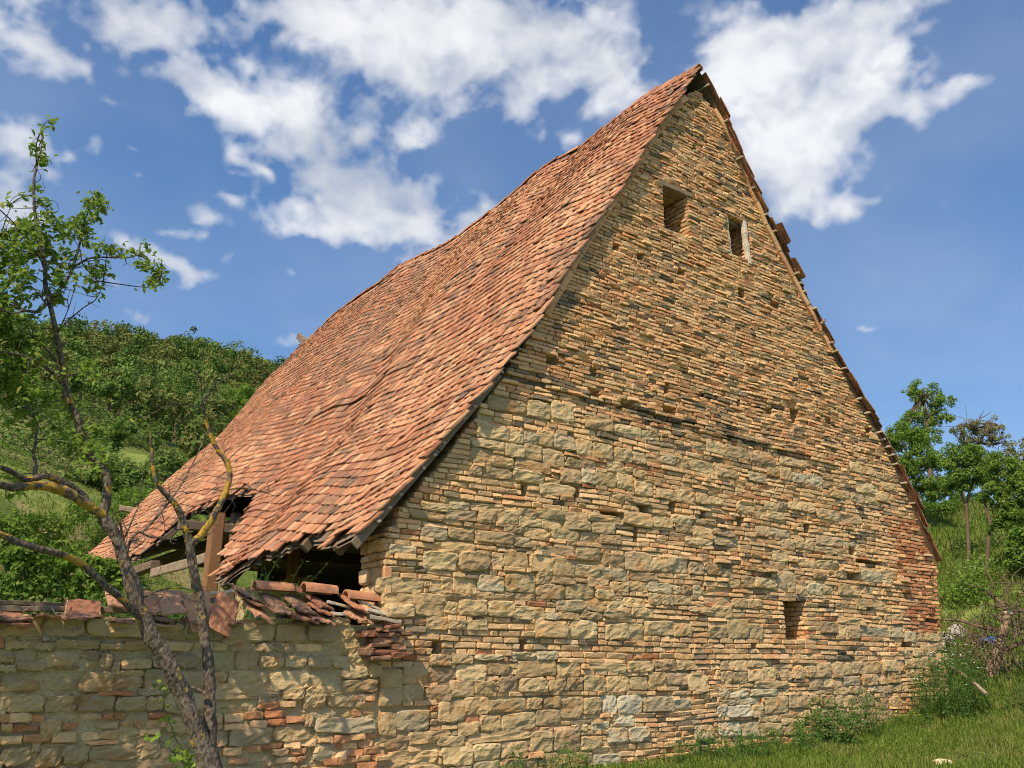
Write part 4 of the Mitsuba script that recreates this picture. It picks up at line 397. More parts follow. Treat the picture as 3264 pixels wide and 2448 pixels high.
barn = thing('barn', 'old stone and brick barn with a tall gable and a steep sagging red tiled roof', 'barn')
GW = barn + '__gable_wall'
WINS = [(4.98, 8.17, 5.58, 8.93), (6.63, 8.15, 7.21, 8.93), (7.19, 1.58, 7.74, 2.20)]
rng = np.random.default_rng(11)
def course_wave(x, z): return (meshkit.fbm(np.stack([np.asarray(x) * .45, np.asarray(x) * 0, np.asarray(z) * .8 + 0 * np.asarray(x)], -1), 3, 4) - .5) * 0.12
ST = np.array(STONES)
blocks = [tuple(s) for s in ST]
def free(x0, x1, z0, z1, cuts, eps=0.008):
    segs = [(x0, x1)]
    for (a, b, c, d) in cuts:
        ov = min(d, z1) - max(b, z0)
        if ov > 0.40 * (z1 - z0):
            new = []
            for s in segs:
                if c + eps <= s[0] or a - eps >= s[1]: new.append(s); continue
                if a - eps > s[0] + .02: new.append((s[0], a - eps))
                if c + eps < s[1] - .02: new.append((c + eps, s[1]))
            segs = new
    return segs
bricks, btone, flats = [], [], []
z = -0.35
row = 0
holes = [tuple(h) for h in HOLES]
while z < 11.33:
    low_zone = z < 4.6
    h = rng.uniform(.046, .068) if low_zone else rng.normal(.0495, .0018)
    zc = z + h / 2
    a, b = float(XL(max(zc, 0))), float(XR(max(zc, 0)))
    step = 0.8
    x0 = a + rng.normal(0, .02 if zc > 3 else .035); xe = b + rng.normal(0, .025)
    cuts = holes + WINS + blocks
    cuts_w = [(c0, c1 - float(course_wave((c0 + c2) / 2, zc)), c2, c3 - float(course_wave((c0 + c2) / 2, zc))) for (c0, c1, c2, c3) in cuts if c3 > z - .25 and c1 < z + h + .25]
    for (s0, s1) in free(x0, xe, z, z + h, cuts_w):
        x = s0
        while x < s1 - 0.03:
            L = rng.choice([rng.normal(.265, .02), rng.normal(.135, .012), rng.uniform(.09, .24)], p=[.5, .28, .22])
            if low_zone: L *= rng.uniform(.8, 1.35)
            e = min(x + L, s1)
            if s1 - e < 0.055: e = s1
            mid = (x + e) / 2
            zo = float(course_wave(mid, zc)); sl = float(course_wave(mid + .1, zc) - course_wave(mid - .1, zc)) / .2
            right_corner = mid > b - 1.0 - .5 * float(meshkit.noise(np.array([mid, 0, zc * 3]))) and 1.6 < zc < 3.9
            t = rng.random()
            dark = float(meshkit.fbm(np.array([mid * .8, 2.0, zc * 2.4]), 3, 9))
            ledge = (abs(zc + zo - 4.95 + 0.03 * mid) < .10 and mid < 8) or (abs(zc + zo - 4.42 + .02 * mid) < .05 and mid > 3.2)
            if right_corner and zc > 1.3: tone = rng.uniform(.56, .74) if t < .75 else rng.uniform(.3, .5)
            elif rng.random() < .05 + .5 * max(0, dark - .62) * 3 + (.5 if ledge else 0): tone = rng.uniform(.84, 1.0)
            elif abs(zc - 4.12 + .05 * mid) < .07 and mid < 4.5: tone = rng.uniform(.52, .70)
            elif low_zone: tone = rng.choice([rng.uniform(0, .3), rng.uniform(.3, .55), rng.uniform(.62, .72)], p=[.76, .215, .025])
            else: tone = rng.choice([rng.uniform(0, .34), rng.uniform(.34, .56), rng.uniform(.6, .68), rng.uniform(.78, .9)], p=[.46, .45, .02, .07])
            if rng.random() > .006:
                bricks.append((x + .004, z + zo, e - .004, z + h + zo, sl)); btone.append((tone, rng.random()))
            x = e + (rng.uniform(.004, .014) if low_zone else rng.uniform(.001, .006))
    z += h + (rng.uniform(.010, .019) if low_zone else rng.uniform(.0115, .0145))
bricks = np.array(bricks); btone = np.array(btone)
low_b = bricks[:, 3] < 4.7
prd = 0.012
Vb, Fb = pieces(bricks, 5, 4, rng, prd, .09, .0034, (6.0, 12.0), bulge=.1, irregular=.010)
# pieces that have slipped forward or weathered back
sh = np.where(rng.random(len(bricks)) < .12, rng.uniform(-.035, .03, len(bricks)), 0)
ledge_sh = np.where((np.abs(bricks[:, 1] - 4.93 + .03 * bricks[:, 0]) < .045) & (bricks[:, 0] < 9), -.04, 0)
bot = (np.abs(bricks[:, 1] - 2.95 + .035 * bricks[:, 0]) < .16) & (bricks[:, 0] > 5) & (bricks[:, 0] < 11) & (rng.random(len(bricks)) < .4)
sh = sh + ledge_sh + np.where(bot, rng.uniform(-.07, 0, len(bricks)), 0)
Vb[:, :20, 1] += sh[:, None]
dist = np.linalg.norm(np.stack([bricks[:, [0, 2]].mean(1), 0 * bricks[:, 0], bricks[:, [1, 3]].mean(1)], 1) - eye, axis=1)
area = (bricks[:, 2] - bricks[:, 0]) * (bricks[:, 3] - bricks[:, 1]) / dist ** 2
n_st = len(ST)
Bst = np.column_stack([ST, rng.normal(0, .03, n_st)])
Vs, Fs = pieces(Bst + np.array([-.006, -.006, .006, .006, 0]), 9, 7, rng, .024, .12, .0045, (3.6, 12.0), bulge=.35, irregular=.034)
nn = (meshkit.fbm(Vs[:, :63].reshape(-1, 3) * 9.0, 3, 3) - .5).reshape(n_st, 63)
Vs[:, :63, 1] += nn * 0.056
grey = (Bst[:, 1] < .75) & (Bst[:, 0] > 3.0) & (Bst[:, 0] < 6.2)
sx = (Bst[:, 0] + Bst[:, 2]) / 2
st_t = np.where(rng.random(n_st) < .8, rng.uniform(0, .56, n_st), rng.uniform(.56, .78, n_st))
st_t = np.where(grey, rng.uniform(.62, .92, n_st), st_t)
st_uv = np.stack([st_t, rng.random(n_st)], 1)
sd = np.linalg.norm(np.stack([sx, 0 * sx, Bst[:, [1, 3]].mean(1)], 1) - eye, axis=1)
sa = (Bst[:, 2] - Bst[:, 0]) * (Bst[:, 3] - Bst[:, 1]) / sd ** 2
# the wall's core and mortar bed: recessed sheet with its openings, and real thickness
dx = 0.045
gx = np.arange(-.0, 12.2, dx); gzv = np.arange(-.4, 11.42, dx)
X, Z = np.meshgrid(gx, gzv, indexing='ij')
base = np.where(Z > 4.6, .034, .028) - .012 * S(1.2, .4, Z)
Y = base + (meshkit.fbm(np.stack([X * 6, X * 0, Z * 6], -1), 3, 17) - .5) * .05
for (a, b, c, d) in holes:
    k = S(a - .03, a + .015, X) * S(c + .03, c - .015, X) * S(b - .03, b + .012, Z) * S(d + .03, d - .012, Z)
    Y = Y + .22 * k
a, b = np.meshgrid(np.arange(len(gx) - 1), np.arange(len(gzv) - 1), indexing='ij')
cx, cz = gx[a] + dx / 2, gzv[b] + dx / 2
ok = (cx > XL(np.clip(cz, 0, 11.35)) + .02) & (cx < XR(np.clip(cz, 0, 11.35)) - .05) & (cz < 11.3)
for (x0, z0, x1, z1) in WINS:
    ok &= ~((cx > x0 - .05) & (cx < x1 + .05) & (cz > z0 - .03) & (cz < z1 + .03))
mm = len(gzv)
F = np.stack([a * mm + b, (a + 1) * mm + b, (a + 1) * mm + b + 1, a * mm + b + 1], -1)[ok]
Vf = np.stack([X, Y, Z], -1).reshape(-1, 3)
used = np.unique(F); re = np.zeros(len(Vf), int); re[used] = np.arange(len(used))
core = MB(); core.put(Vf[used], re[F])
Vk = Vf[used].copy(); Vk[:, 1] = .58
core.put(Vk, re[F][:, ::-1])
# edge band between the front and the back of the core
E = {}
for q in re[F]:
    for s in range(4):
        e = (q[s], q[(s + 1) % 4]); E[e] = 1
rim = np.array([e for e in E if (e[1], e[0]) not in E])
nv_ = len(used)
core.put(np.vstack([Vf[used], Vk]), np.stack([rim[:, 0], rim[:, 0] + nv_, rim[:, 1] + nv_, rim[:, 1]], 1))
core.add(GW, 'mortar_mat', smooth=False)
labels[GW] = {'label': 'gable wall of coursed stone below and thin tan brick above'}
emit(GW, 'stone', 'small_stones', Vs, Fs, st_uv, 'stone_mat', 300, sa, smooth=False)
emit(GW, 'brick', 'brickwork', Vb, Fb, btone, 'brick_mat', 300, area, smooth=False)
# left end of the wall and the reveals of the openings: bricks that face sideways
def side_bricks(x, sgn, y0, y1, z0, z1, key, rest, stones=False, most=60, seed=1, lean=None):
    r = np.random.default_rng(seed); B, U = [], []
    zz = z0
    while zz < z1 - .03:
        h = r.uniform(.055, .075) if not stones or r.random() < .45 else r.uniform(.12, .2)
        h = min(h, z1 - zz)
        yy = y0 + (0 if r.random() < .5 else r.uniform(0, .05))
        while yy < y1 - .04:
            L = r.uniform(.13, .30); e = min(yy + L, y1)
            B.append((yy, zz, e, zz + h, r.normal(0, .01)))
            U.append((r.choice([r.uniform(0, .35), r.uniform(.35, .6)], p=[.65, .35]), r.random()))
            yy = e + .01
        zz += h + r.uniform(.008, .018)
    V, F = pieces(B, 5, 4, r, .012, .08, .005, (3.5, 6), .3, .015)
    W = V.copy()
    off = V[:, :, 1]
    W[:, :, 0] = x + sgn * -off; W[:, :, 1] = V[:, :, 0]
    if lean is not None: W[:, :, 0] += lean(W[:, :, 2])
    emit(GW, key, rest, W, F, np.array(U), 'brick_mat', most, np.array([(b[2] - b[0]) * (b[3] - b[1]) for b in B]))
side_bricks(0.012, -1, -.01, .62, -.1, 2.62, 'end_brick', 'end_brickwork', True, 90, 5)
side_bricks(.2, -1, .02, .6, 2.62, 2.95, 'end_brick', 'end_brickwork', True, 20, 6)
for q, (x0, z0, x1, z1) in enumerate(WINS):
    side_bricks(x1 + .012, -1, .03, .56, z0, z1, 'reveal_brick', 'reveal_brickwork', False, 60, 20 + q)
    side_bricks(x0 - .012, 1, .03, .56, z0, z1, 'reveal_brick', 'reveal_brickwork', False, 60, 30 + q)
# lintels, sills and the timber frame of the right upper opening
def part(key, V, F, bsdf, uv=(.5, .5), smooth=False): return add(key, V, F, bsdf, np.broadcast_to(uv, (len(V), 2)), smooth)
part(GW + '__lintel', *beam((4.86, .10, 8.97), (5.68, .10, 8.99), .26, .09, 1), 'wood_mat', (.3, .4))
part(GW + '__lintel', *beam((6.55, .13, 8.99), (7.30, .13, 9.02), .26, .10, 2), 'wood_mat', (.5, .4))
part(GW + '__lintel', *beam((6.80, .105, 2.25), (8.40, .105, 2.26), .22, .07, 3), 'wood_mat', (.2, .8))
labels[GW + '__lintel_002'] = {'label': 'long weathered timber lintel over the low slot opening'}
fr = barn + '__window_frame'
V, F = beam((7.15, .02, 8.10), (7.115, .03, 8.97), .085, .09, 4, nseg=7); part(fr + '', V, F, 'pale_wood_mat', (.6, .9))
labels[fr] = {'label': 'bleached timber frame in the right upper opening'}
part(fr + '__jamb_post', *beam((6.66, .05, 8.12), (6.655, .06, 8.96), .05, .09, 5), 'pale_wood_mat', (.2, .5))
part(fr + '__head_rail', *beam((6.62, .17, 8.93), (7.2, .17, 8.93), .10, .09, 6), 'wood_mat', (.2, .3))
for q, (x0, z0, x1, z1) in enumerate(WINS):
    part(GW + '__sill', *beam((x0 - .02, .28, z0 - .045), (x1 + .02, .28, z0 - .045), .52, .07, 7 + q, rough=.03), 'brick_mat', (.2, .5))
# flat tiles set on edge along both rakes
rr = np.random.default_rng(7)
def rake(fx, z0, z1, sgn, seed):
    zz = z0
    while zz < z1:
        L = rr.uniform(.38, .62); ze = min(zz + L * .85, z1)
        a = np.array([float(fx(zz)) - sgn * .02, -.008, zz]); b = np.array([float(fx(ze)) - sgn * .02, -.008, ze])
        V, F = beam(a, b, .115, .10, int(zz * 100) + seed, up=(0, 1, 0), rough=.04, nseg=3)
        part(barn + '__rake_tile', V, F, 'brick_mat', (rr.uniform(.36, .58), rr.random()))
        zz = ze + .012
rake(XL, 5.9, 11.0, -1, 3); rake(XR, 6.9, 11.1, 1, 4)
# tile stack laid into the wall by the join with the low wall
# ------------------------------------------------------------------ barn: roof
rt = np.random.default_rng(23)
xs = np.linspace(-.75, 6.06, 1500); zs = _pl(xs)
sl = np.concatenate([[0], np.cumsum(np.hypot(np.diff(xs), np.diff(zs)))])
def x_of_s(s): return np.interp(s, sl, xs)
EDGE = np.array(ROOF_EDGE)      # (y, x): the roof's ragged lower edge
def low_edge(y): return np.interp(y, EDGE[:, 0], EDGE[:, 1])
def tile_template():
    u = np.linspace(-1, 1, 5); rows = []
    tip = -.030 * (1 - np.abs(u) ** 2.2)
    for s_, h_ in ((0, .0), (.2, 0), (.40, 0)):
        rows.append(np.stack([u * .5, (tip if s_ == 0 else 0 * u) + s_, .010 * (1 - u ** 2) + h_], -1))
    top = np.vstack(rows)
    ring = [10, 5, 0, 1, 2, 3, 4, 9, 14]
    low = top[ring] - np.array([0, 0, .022])
    V = np.vstack([top, low])
    F = []
    for a in range(2):
        for b in range(4): F.append([a * 5 + b, a * 5 + b + 1, (a + 1) * 5 + b + 1, (a + 1) * 5 + b])
    for q in range(len(ring) - 1): F.append([ring[q], 15 + q, 15 + q + 1, ring[q + 1]])
    F = np.array(F)
    return V, np.vstack([F[:, [0, 1, 2]], F[:, [0, 2, 3]]])
TV, TF = tile_template()
def lay_tiles(P, t, yv, nrm, w, tilt, lift, yaw, rng, scale_l):
    """Tiles with their lower edge at P; t up-slope, yv across, nrm outwards."""
    n = len(P); k = len(TV)
    c, s_ = np.cos(yaw)[:, None], np.sin(yaw)[:, None]
    t2 = t * c + yv * s_; y2 = yv * c - t * s_
    loc = TV[None] * np.stack([w, scale_l, np.ones(n)], 1)[:, None, :]
    chip = rng.normal(0, .007, (n, k, 3)) * np.array([.5, 1.2, .25]); loc = loc + chip
    hgt = loc[:, :, 2] + lift[:, None] + (0.40 - loc[:, :, 1]) / 0.40 * tilt[:, None]
    return P[:, None] + loc[:, :, 0:1] * y2[:, None] + loc[:, :, 1:2] * t2[:, None] + hgt[:, :, None] * nrm[:, None]
P_, t_, n_, w_, til, lif, yw, uv_, sc_ = [], [], [], [], [], [], [], [], []
s = 0.04; ci = 0
Smax = sl[-1]
EXPO = 0.178; TW = 0.178
while s < Smax - .22:
    y = -.115 + rt.normal(0, .03) + (TW * .5 if ci % 2 else TW * .25)
    while y < RIDGE_Y + rt.normal(0, .04):
        sj = s + rt.normal(0, .004) + .018 * math.sin(y * 1.7 + ci * .3)
        x = float(x_of_s(min(sj, Smax - .01)))
        fr_ = float(low_edge(y))
        edge_d = x - fr_
        miss = .008 + (.10 if edge_d < .10 else 0)
        tear = float(S(3.2, 5.0, y) * S(8.9, 8.0, y)) if abs(x - (2.52 - .02 * max(0, y - 7.4) * 6)) < .085 else 0.0
        if abs(x - 2.40) < .06 and 4.6 < y < 8.4: miss += .15
        if edge_d > -.05 + rt.normal(0, .05) and rt.random() > miss:
            x2 = float(x_of_s(min(sj + .25, Smax)));
            za, zb = float(roofz(x, y)), float(roofz(x2, y))
            if x2 - x < .02: x2 = x + .1; zb = za + .15
            t = np.array([x2 - x, 0, zb - za]); t /= np.linalg.norm(t)
            P_.append((x, y, za)); t_.append(t)
            dirt = float(meshkit.fbm(np.array([x * .7, y * .5, 1.0]), 3, 14)) + (.10 if y > 8 else 0) - .03
            q = rt.random()
            tone = rt.uniform(0, .30) if q < .52 else rt.uniform(.30, .47) if q < .74 else rt.uniform(.5, .72) if q < .90 else rt.uniform(.74, .88)
            grp = float(meshkit.fbm(np.array([x * .55 + 20, y * .38, 4.0]), 3, 77))
            if grp > .56 and rt.random() < .6: tone = rt.uniform(.28, .47)
            elif grp < .44 and rt.random() < .55: tone = rt.uniform(.52, .76)
            if rt.random() < max(0, dirt - .48) * 2.8: tone = rt.uniform(.66, 1.0)
            uv_.append((tone, rt.random()))
            w_.append(TW * rt.uniform(.93, 1.0)); til.append(.040 + abs(rt.normal(0, .004))); lif.append(rt.normal(.0, .003) + (.02 if rt.random() < .025 else 0) + .028 * tear)
            yw.append(rt.normal(0, .012) + (rt.normal(0, .10) if rt.random() < .03 else 0)); sc_.append(rt.uniform(.9, 1.05))
        y += TW + rt.normal(.004, .004)
    s += EXPO * rt.uniform(.94, 1.06); ci += 1
P_, t_, uv_ = np.array(P_), np.array(t_), np.array(uv_)
yv = np.broadcast_to(np.array([0, 1., 0]), P_.shape)
dzdy = (roofz(P_[:, 0], P_[:, 1] + .15) - roofz(P_[:, 0], P_[:, 1] - .15)) / .3
yv = np.stack([0 * dzdy, np.ones_like(dzdy), dzdy], 1); yv /= np.linalg.norm(yv, axis=1, keepdims=True)
n_ = np.cross(yv, t_); n_ *= np.sign(n_[:, 2:3]); n_ /= np.linalg.norm(n_, axis=1, keepdims=True)
Vt = lay_tiles(P_, t_, yv, n_, np.array(w_), np.array(til), np.array(lif), np.array(yw), rt, np.array(sc_))
ROOF = barn + '__roof'
# closed wooden sheet below the tiles, added to stop light leaking in
def sheet(xa, ya, fz, off, key, bsdf, keep=None, parent=True):
    X, Y = np.meshgrid(xa, ya, indexing='ij'); Zz = fz(X, Y) + off
    a, b = np.meshgrid(np.arange(len(xa) - 1), np.arange(len(ya) - 1), indexing='ij'); m = len(ya)
    F = np.stack([a * m + b, (a + 1) * m + b, (a + 1) * m + b + 1, a * m + b + 1], -1)
    if keep is not None: F = F[keep((X[:-1, :-1] + X[1:, 1:]) / 2, (Y[:-1, :-1] + Y[1:, 1:]) / 2)]
    F = F.reshape(-1, 4); V = np.stack([X, Y, Zz], -1).reshape(-1, 3)
    return V, F
mb = MB()
ya = np.concatenate([np.arange(-.06, 17.8, .12), [17.85]])
V, F = sheet(np.linspace(-.5, 6.06, 120), ya, roofz, -.07, None, None, lambda x, y: x > low_edge(y) + .04)
mb.put(V, F); V2 = V.copy(); V2[:, 2] -= .05; mb.put(V2, F[:, ::-1])
V, F = sheet(np.linspace(6.06, 12.0, 40), ya, lambda x, y: _pr(x) + _ridge(y) * S(11, 6.1, x), -.02, None, None, lambda x, y: (x < 99))
mb.put(V, F); V2 = V.copy(); V2[:, 2] -= .05; mb.put(V2, F[:, ::-1])
mb.add(ROOF, 'dark_wood_mat'); labels[ROOF] = {'label': 'steep sagging roof of red beaver-tail tiles, torn open at the far eave'}
td = np.linalg.norm(P_ - eye, axis=1)
emit(ROOF, 'tile', 'tiling', Vt, TF, uv_, 'tile_mat', 300, 1 / td ** 2, smooth=False)
# right slope
sr_x = np.linspace(6.06, 12.05, 1200); sr_z = _pr(sr_x); srl = np.concatenate([[0], np.cumsum(np.hypot(np.diff(sr_x), np.diff(sr_z)))])
P2, t2, U2, W2, L2, Y2 = [], [], [], [], [], []
s = srl[-1]
while s > .44:
    x = float(np.interp(s, srl, sr_x)); x2 = float(np.interp(s - .25, srl, sr_x))
    t = np.array([x2 - x, 0, float(_pr(x2) - _pr(x))]); t /= np.linalg.norm(t)
    y = -.06 + rt.normal(0, .035)
    while y < RIDGE_Y:
        za = float(_pr(x)) + float(_ridge(y)) * float(S(11, 6.1, x))
        gap = y < .2 and 8.82 < x < 9.12
        if not gap and rt.random() > (.12 if y < .1 else .01):
            P2.append((x, y, za)); t2.append(t); U2.append((rt.uniform(0, .5) if rt.random() < .6 else rt.uniform(.5, .9), rt.random())); W2.append(TW * rt.uniform(.93, 1)); Y2.append(rt.normal(0, .04)); L2.append(rt.normal(0, .006))
        y += TW + .004
    s -= EXPO * rt.uniform(.95, 1.05) * (1.0)
P2, t2 = np.array(P2), np.array(t2); yv = np.broadcast_to(np.array([0, 1., 0]), P2.shape)
n2 = np.cross(t2, yv); n2 *= np.sign(n2[:, 2:3])
V2 = lay_tiles(P2, t2, yv, n2, np.array(W2), np.full(len(P2), .034), np.array(L2), np.array(Y2), rt, np.ones(len(P2)))
emit(ROOF, 'right_slope_tile', 'right_slope_tiling', V2, TF, np.array(U2), 'tile_mat', 60, -np.array(P2)[:, 1], smooth=False)
# ridge tiles: half-round, lapping
def half_tile(a, b, r, th=.018, seg=7, taper=.92):
    a, b = np.asarray(a, float), np.asarray(b, float); t = (b - a) / np.linalg.norm(b - a)
    s_ = np.cross(t, [0, 0, 1]); s_ /= np.linalg.norm(s_); u = np.cross(s_, t)
    ang = np.linspace(-.05, math.pi + .05, seg)
    def arc(c, q): return c + (np.cos(ang) * q)[:, None] * s_ + (np.sin(ang) * q)[:, None] * u
    V = np.vstack([arc(a, r), arc(b, r * taper), arc(a, r - th), arc(b, r * taper - th)])
    F = []
    for q in range(seg - 1):
        F += [[q, q + 1, seg + q + 1, seg + q], [2 * seg + q + 1, 2 * seg + q, 3 * seg + q, 3 * seg + q + 1], [q + 1, q, 2 * seg + q, 2 * seg + q + 1], [seg + q, seg + q + 1, 3 * seg + q + 1, 3 * seg + q]]
    F += [[0, seg, 3 * seg, 2 * seg], [seg - 1, 3 * seg - 1, 4 * seg - 1, 2 * seg - 1]]
    return V, np.array(F)
y = -.13
while y < RIDGE_Y:
    za, zb = float(_ridge(y)) + 11.80 + rt.normal(0, .010), float(_ridge(y + .4)) + 11.785
    V, F = half_tile((6.06 + rt.normal(0, .012), y, za), (6.06 + rt.normal(0, .012), min(y + .42, RIDGE_Y + .1), zb), .088)
    part(ROOF + '__ridge_tile', V, F, 'tile_mat', (rt.uniform(0, .6), rt.random()))
    y += .375
# lath ends that stick out of both verges
zz = 11.3
for q in range(52):
    x = 6.3 + q * .107
    if x > 11.9: break
    zq = float(_pr(x)) - .075
    a = -.10 - rt.uniform(0, .06)
    if rt.random() < .5: part(ROOF + '__lath', *beam((x, .5, zq), (x, a, zq + rt.normal(0, .01)), .05, .032, 300 + q, nseg=2), 'pale_wood_mat', (rt.random(), rt.uniform(.0, .6)))
for q in range(44):
    x = -.3 + q * .145
    if rt.random() < .5: part(ROOF + '__lath', *beam((x, .5, float(_pl(x)) - .09), (x, -.07 - rt.uniform(0, .05), float(_pl(x)) - .09), .05, .03, 400 + q, nseg=2), 'pale_wood_mat', (rt.random(), rt.uniform(.1, .7)))
# barge board under the lower verge
for (xa, xb) in ((-.42, .62), (.63, 1.55)):
    V, F = beam((xa, -.05, float(_pl(xa)) - .07), (xb, -.05, float(_pl(xb)) - .07), .03, .10, int(xa * 50 + 90), up=(0, 0, 1), nseg=4)
    part(ROOF + '__barge_board', V, F, 'wood_mat', (.3, .35))
# rafters, posts, beams and the remains of the long left wall
for q, y in enumerate(np.arange(.75, 17.6, 1.15)):
    xa = max(float(low_edge(y)) + .05, -.4)
    for (x0, x1) in ((xa, 1.3), (1.3, 2.5), (2.5, 3.6), (3.6, 4.8), (4.8, 6.0)):
        if x1 - x0 < .2: continue
        x1 = x1 if x1 < 5.9 else 5.95
        x0 = max(x0, xa)
        part(ROOF + '__rafter', *beam((x0, y, float(roofz(x0, y)) - .17), (x1, y, float(roofz(x1, y)) - .17), .12, .14, 500 + q, nseg=3), 'dark_wood_mat', (.4, .5))
FRM = barn + '__timber_frame'
mbx = MB(); mbx.put(*beam((.75, .6, 3.2), (.75, 6.2, 3.2), .2, .2, 41)); mbx.put(*beam((1.6, 6.0, 4.1), (1.4, 17.8, 4.15), .2, .2, 42)); mbx.put(*beam((.15, 10.2, 3.2), (.3, 17.8, 3.3), .18, .18, 43))
mbx.add(FRM, 'dark_wood_mat'); labels[FRM] = {'label': 'weathered timber frame inside the open side of the barn'}
part(FRM + '__post', *beam((.10, 6.45, 0), (.14, 6.5, 3.75), .22, .22, 44), 'brown_wood_mat', (.3, .6)); labels[FRM + '__post'] = {'label': 'brown split timber post below the torn roof edge'}
part(FRM + '__post', *beam((.42, 3.6, 0), (.42, 3.65, 2.9), .15, .15, 45), 'brown_wood_mat', (.3, .3))
part(FRM + '__post', *beam((1.5, 9.4, .2), (1.5, 9.45, 4.3), .2, .2, 46), 'dark_wood_mat', (.3, .4))
part(FRM + '__post', *beam((.25, 13.6, 1.5), (.25, 13.6, 4.0), .2, .2, 47), 'dark_wood_mat', (.3, .4))
part(FRM + '__rail', *beam((.06, 6.6, 2.98), (.05, 10.0, 3.0), .07, .17, 48), 'wood_mat', (.3, .9)); labels[FRM + '__rail'] = {'label': 'pale grey rail between the posts of the open side'}
for q, y in enumerate((2.2, 5.6, 9, 12.4)):
    part(FRM + '__tie_beam', *beam((.2, y, 3.9 if y > 8 else 3.0), (11.6, y, 3.9 if y > 8 else 3.2), .18, .2, 60 + q), 'dark_wood_mat', (.4, .4))
def slab(x0, x1, y0, y1, z0, z1):
    V = np.array([(x, y, z) for x in (x0, x1) for y in (y0, y1) for z in (z0, z1)], float)
    return V, np.array([[0, 1, 3, 2], [4, 6, 7, 5], [0, 4, 5, 1], [2, 3, 7, 6], [0, 2, 6, 4], [1, 5, 7, 3]])
part(barn + '__side_wall', *slab(.55, .8, 3.75, 6.3, -.2, 2.45), 'mortar_mat'); labels[barn + '__side_wall'] = {'label': 'earth-daubed remains of the long side wall'}
part(barn + '__back_wall', *slab(11.4, 11.8, .6, 17.8, -.2, 3.25), 'mortar_mat')
part(barn + '__attic_floor', *slab(1.75, 11.2, .62, 17.6, 4.02, 4.08), 'dark_wood_mat')  # unseen floor, added to keep daylight out of the attic
# far gable: boards above, open below
for q, x in enumerate(np.arange(1.2, 11.2, .24)):
    top = min(float(roofz(x + .1, 17.5)) if x < 6 else float(_pr(x + .1)), float(roofz(x, 17.5)) if x < 6 else float(_pr(x))) - .12
    lo = 5.6 if x < 5.2 else .3
    if top > lo + .2: part(barn + '__gable_board', *beam((x, 17.7, lo), (x, 17.7, top), .27, .03, 700 + q, up=(0, 1, 0), rough=.02, nseg=2), 'dark_wood_mat', (.4, .6))
part(ROOF + '__purlin_end', *beam((1.7, 17.3, 5.45), (1.25, 19.0, 5.75), .15, .16, 91), 'wood_mat', (.4, .6)); labels[ROOF + '__purlin_end'] = {'label': 'log end sticking out of the far verge'}
part(ROOF + '__ridge_stub', *beam((6.06, 17.6, 11.75), (6.02, 18.1, 12.15), .16, .22, 92), 'wood_mat', (.4, .3))

# ------------------------------------------------------------------ low boundary wall
LW = thing('boundary_wall', 'low rubble and brick boundary wall topped with old clay tiles, running left from the barn', 'wall')
lw = np.random.default_rng(31)
YL = -.02
LOWB = [b for b in LOW]
B, K = [], []
for b in LOWB: B.append((b[0], b[1], b[2], b[3], lw.normal(0, .02))); K.append(b[4])
cuts = [(b[0], b[1], b[2], b[3]) for b in LOWB]
TOPZ = lambda x: 1.60 - .03 * np.sin(np.asarray(x) * 1.3)
zz = -.35
while zz < 1.56:
    h = lw.uniform(.06, .13) if lw.random() < .6 else lw.uniform(.13, .2)
    for (s0, s1) in free(-9.0, -.03, zz, zz + h, [c for c in cuts if c[3] > zz and c[1] < zz + h]):
        x = s0
        while x < s1 - .03:
            e = min(x + lw.uniform(.16, .42) * (1 if h < .13 else 1.3), s1)
            if s1 - e < .06: e = s1
            p_keep = .6 if x > -2.2 else .85
            if lw.random() < p_keep or x < -4: B.append((x, zz, e, min(zz + h, 1.6), lw.normal(0, .015))); K.append('s' if h > .1 or lw.random() < .6 else 'b')
            x = e + lw.uniform(.008, .03)
    zz += h + lw.uniform(.012, .03)
B = np.array(B); K = np.array(K)
def low_emit(sel, name, rest, bsdf, tones, most, proud, nuv, rnd, bulge, irr, yshift=0.0):
    b = B[sel]
    if not len(b): return
    V, F = pieces(b, *nuv, lw, proud, .10, .006, rnd, bulge, irr)
    kf = nuv[0] * nuv[1]
    V[:, :kf, 1] += ((meshkit.fbm(V[:, :kf].reshape(-1, 3) * 10.0, 3, 3) - .5) * .062).reshape(len(b), kf)
    V[:, :, 1] += YL + yshift
    ar = (b[:, 2] - b[:, 0]) * (b[:, 3] - b[:, 1]) * np.where(b[:, 0] < -4.3, .05, 1)
    emit(LW, name, rest, V, F, np.array([tones() for _ in b]), bsdf, most, ar, smooth=False)
low_emit(K == 's', 'stone', 'small_stones', 'stone_mat', lambda: (lw.uniform(0, .66) if lw.random() < .9 else lw.uniform(.66, .78), lw.random() * .8), 220, .024, (9, 7), (3.2, 8), .5, .03)
low_emit(K == 'b', 'brick', 'brickwork', 'brick_mat', lambda: (lw.uniform(.05, .45) if lw.random() < .5 else lw.uniform(.5, .72), lw.random()), 120, .022, (5, 4), (4, 8), .2, .02)
low_emit(K == 'r', 'red_brick', 'red_brickwork', 'brick_mat', lambda: (lw.uniform(.66, .73), .75 + .25 * lw.random()), 20, .028, (5, 4), (4, 8), .2, .02)
low_emit(K == 't', 'laid_tile', 'laid_tiles', 'tile_mat', lambda: (lw.uniform(.6, .95), lw.random()), 20, .17, (5, 4), (5, 8), .1, .01, -.02)
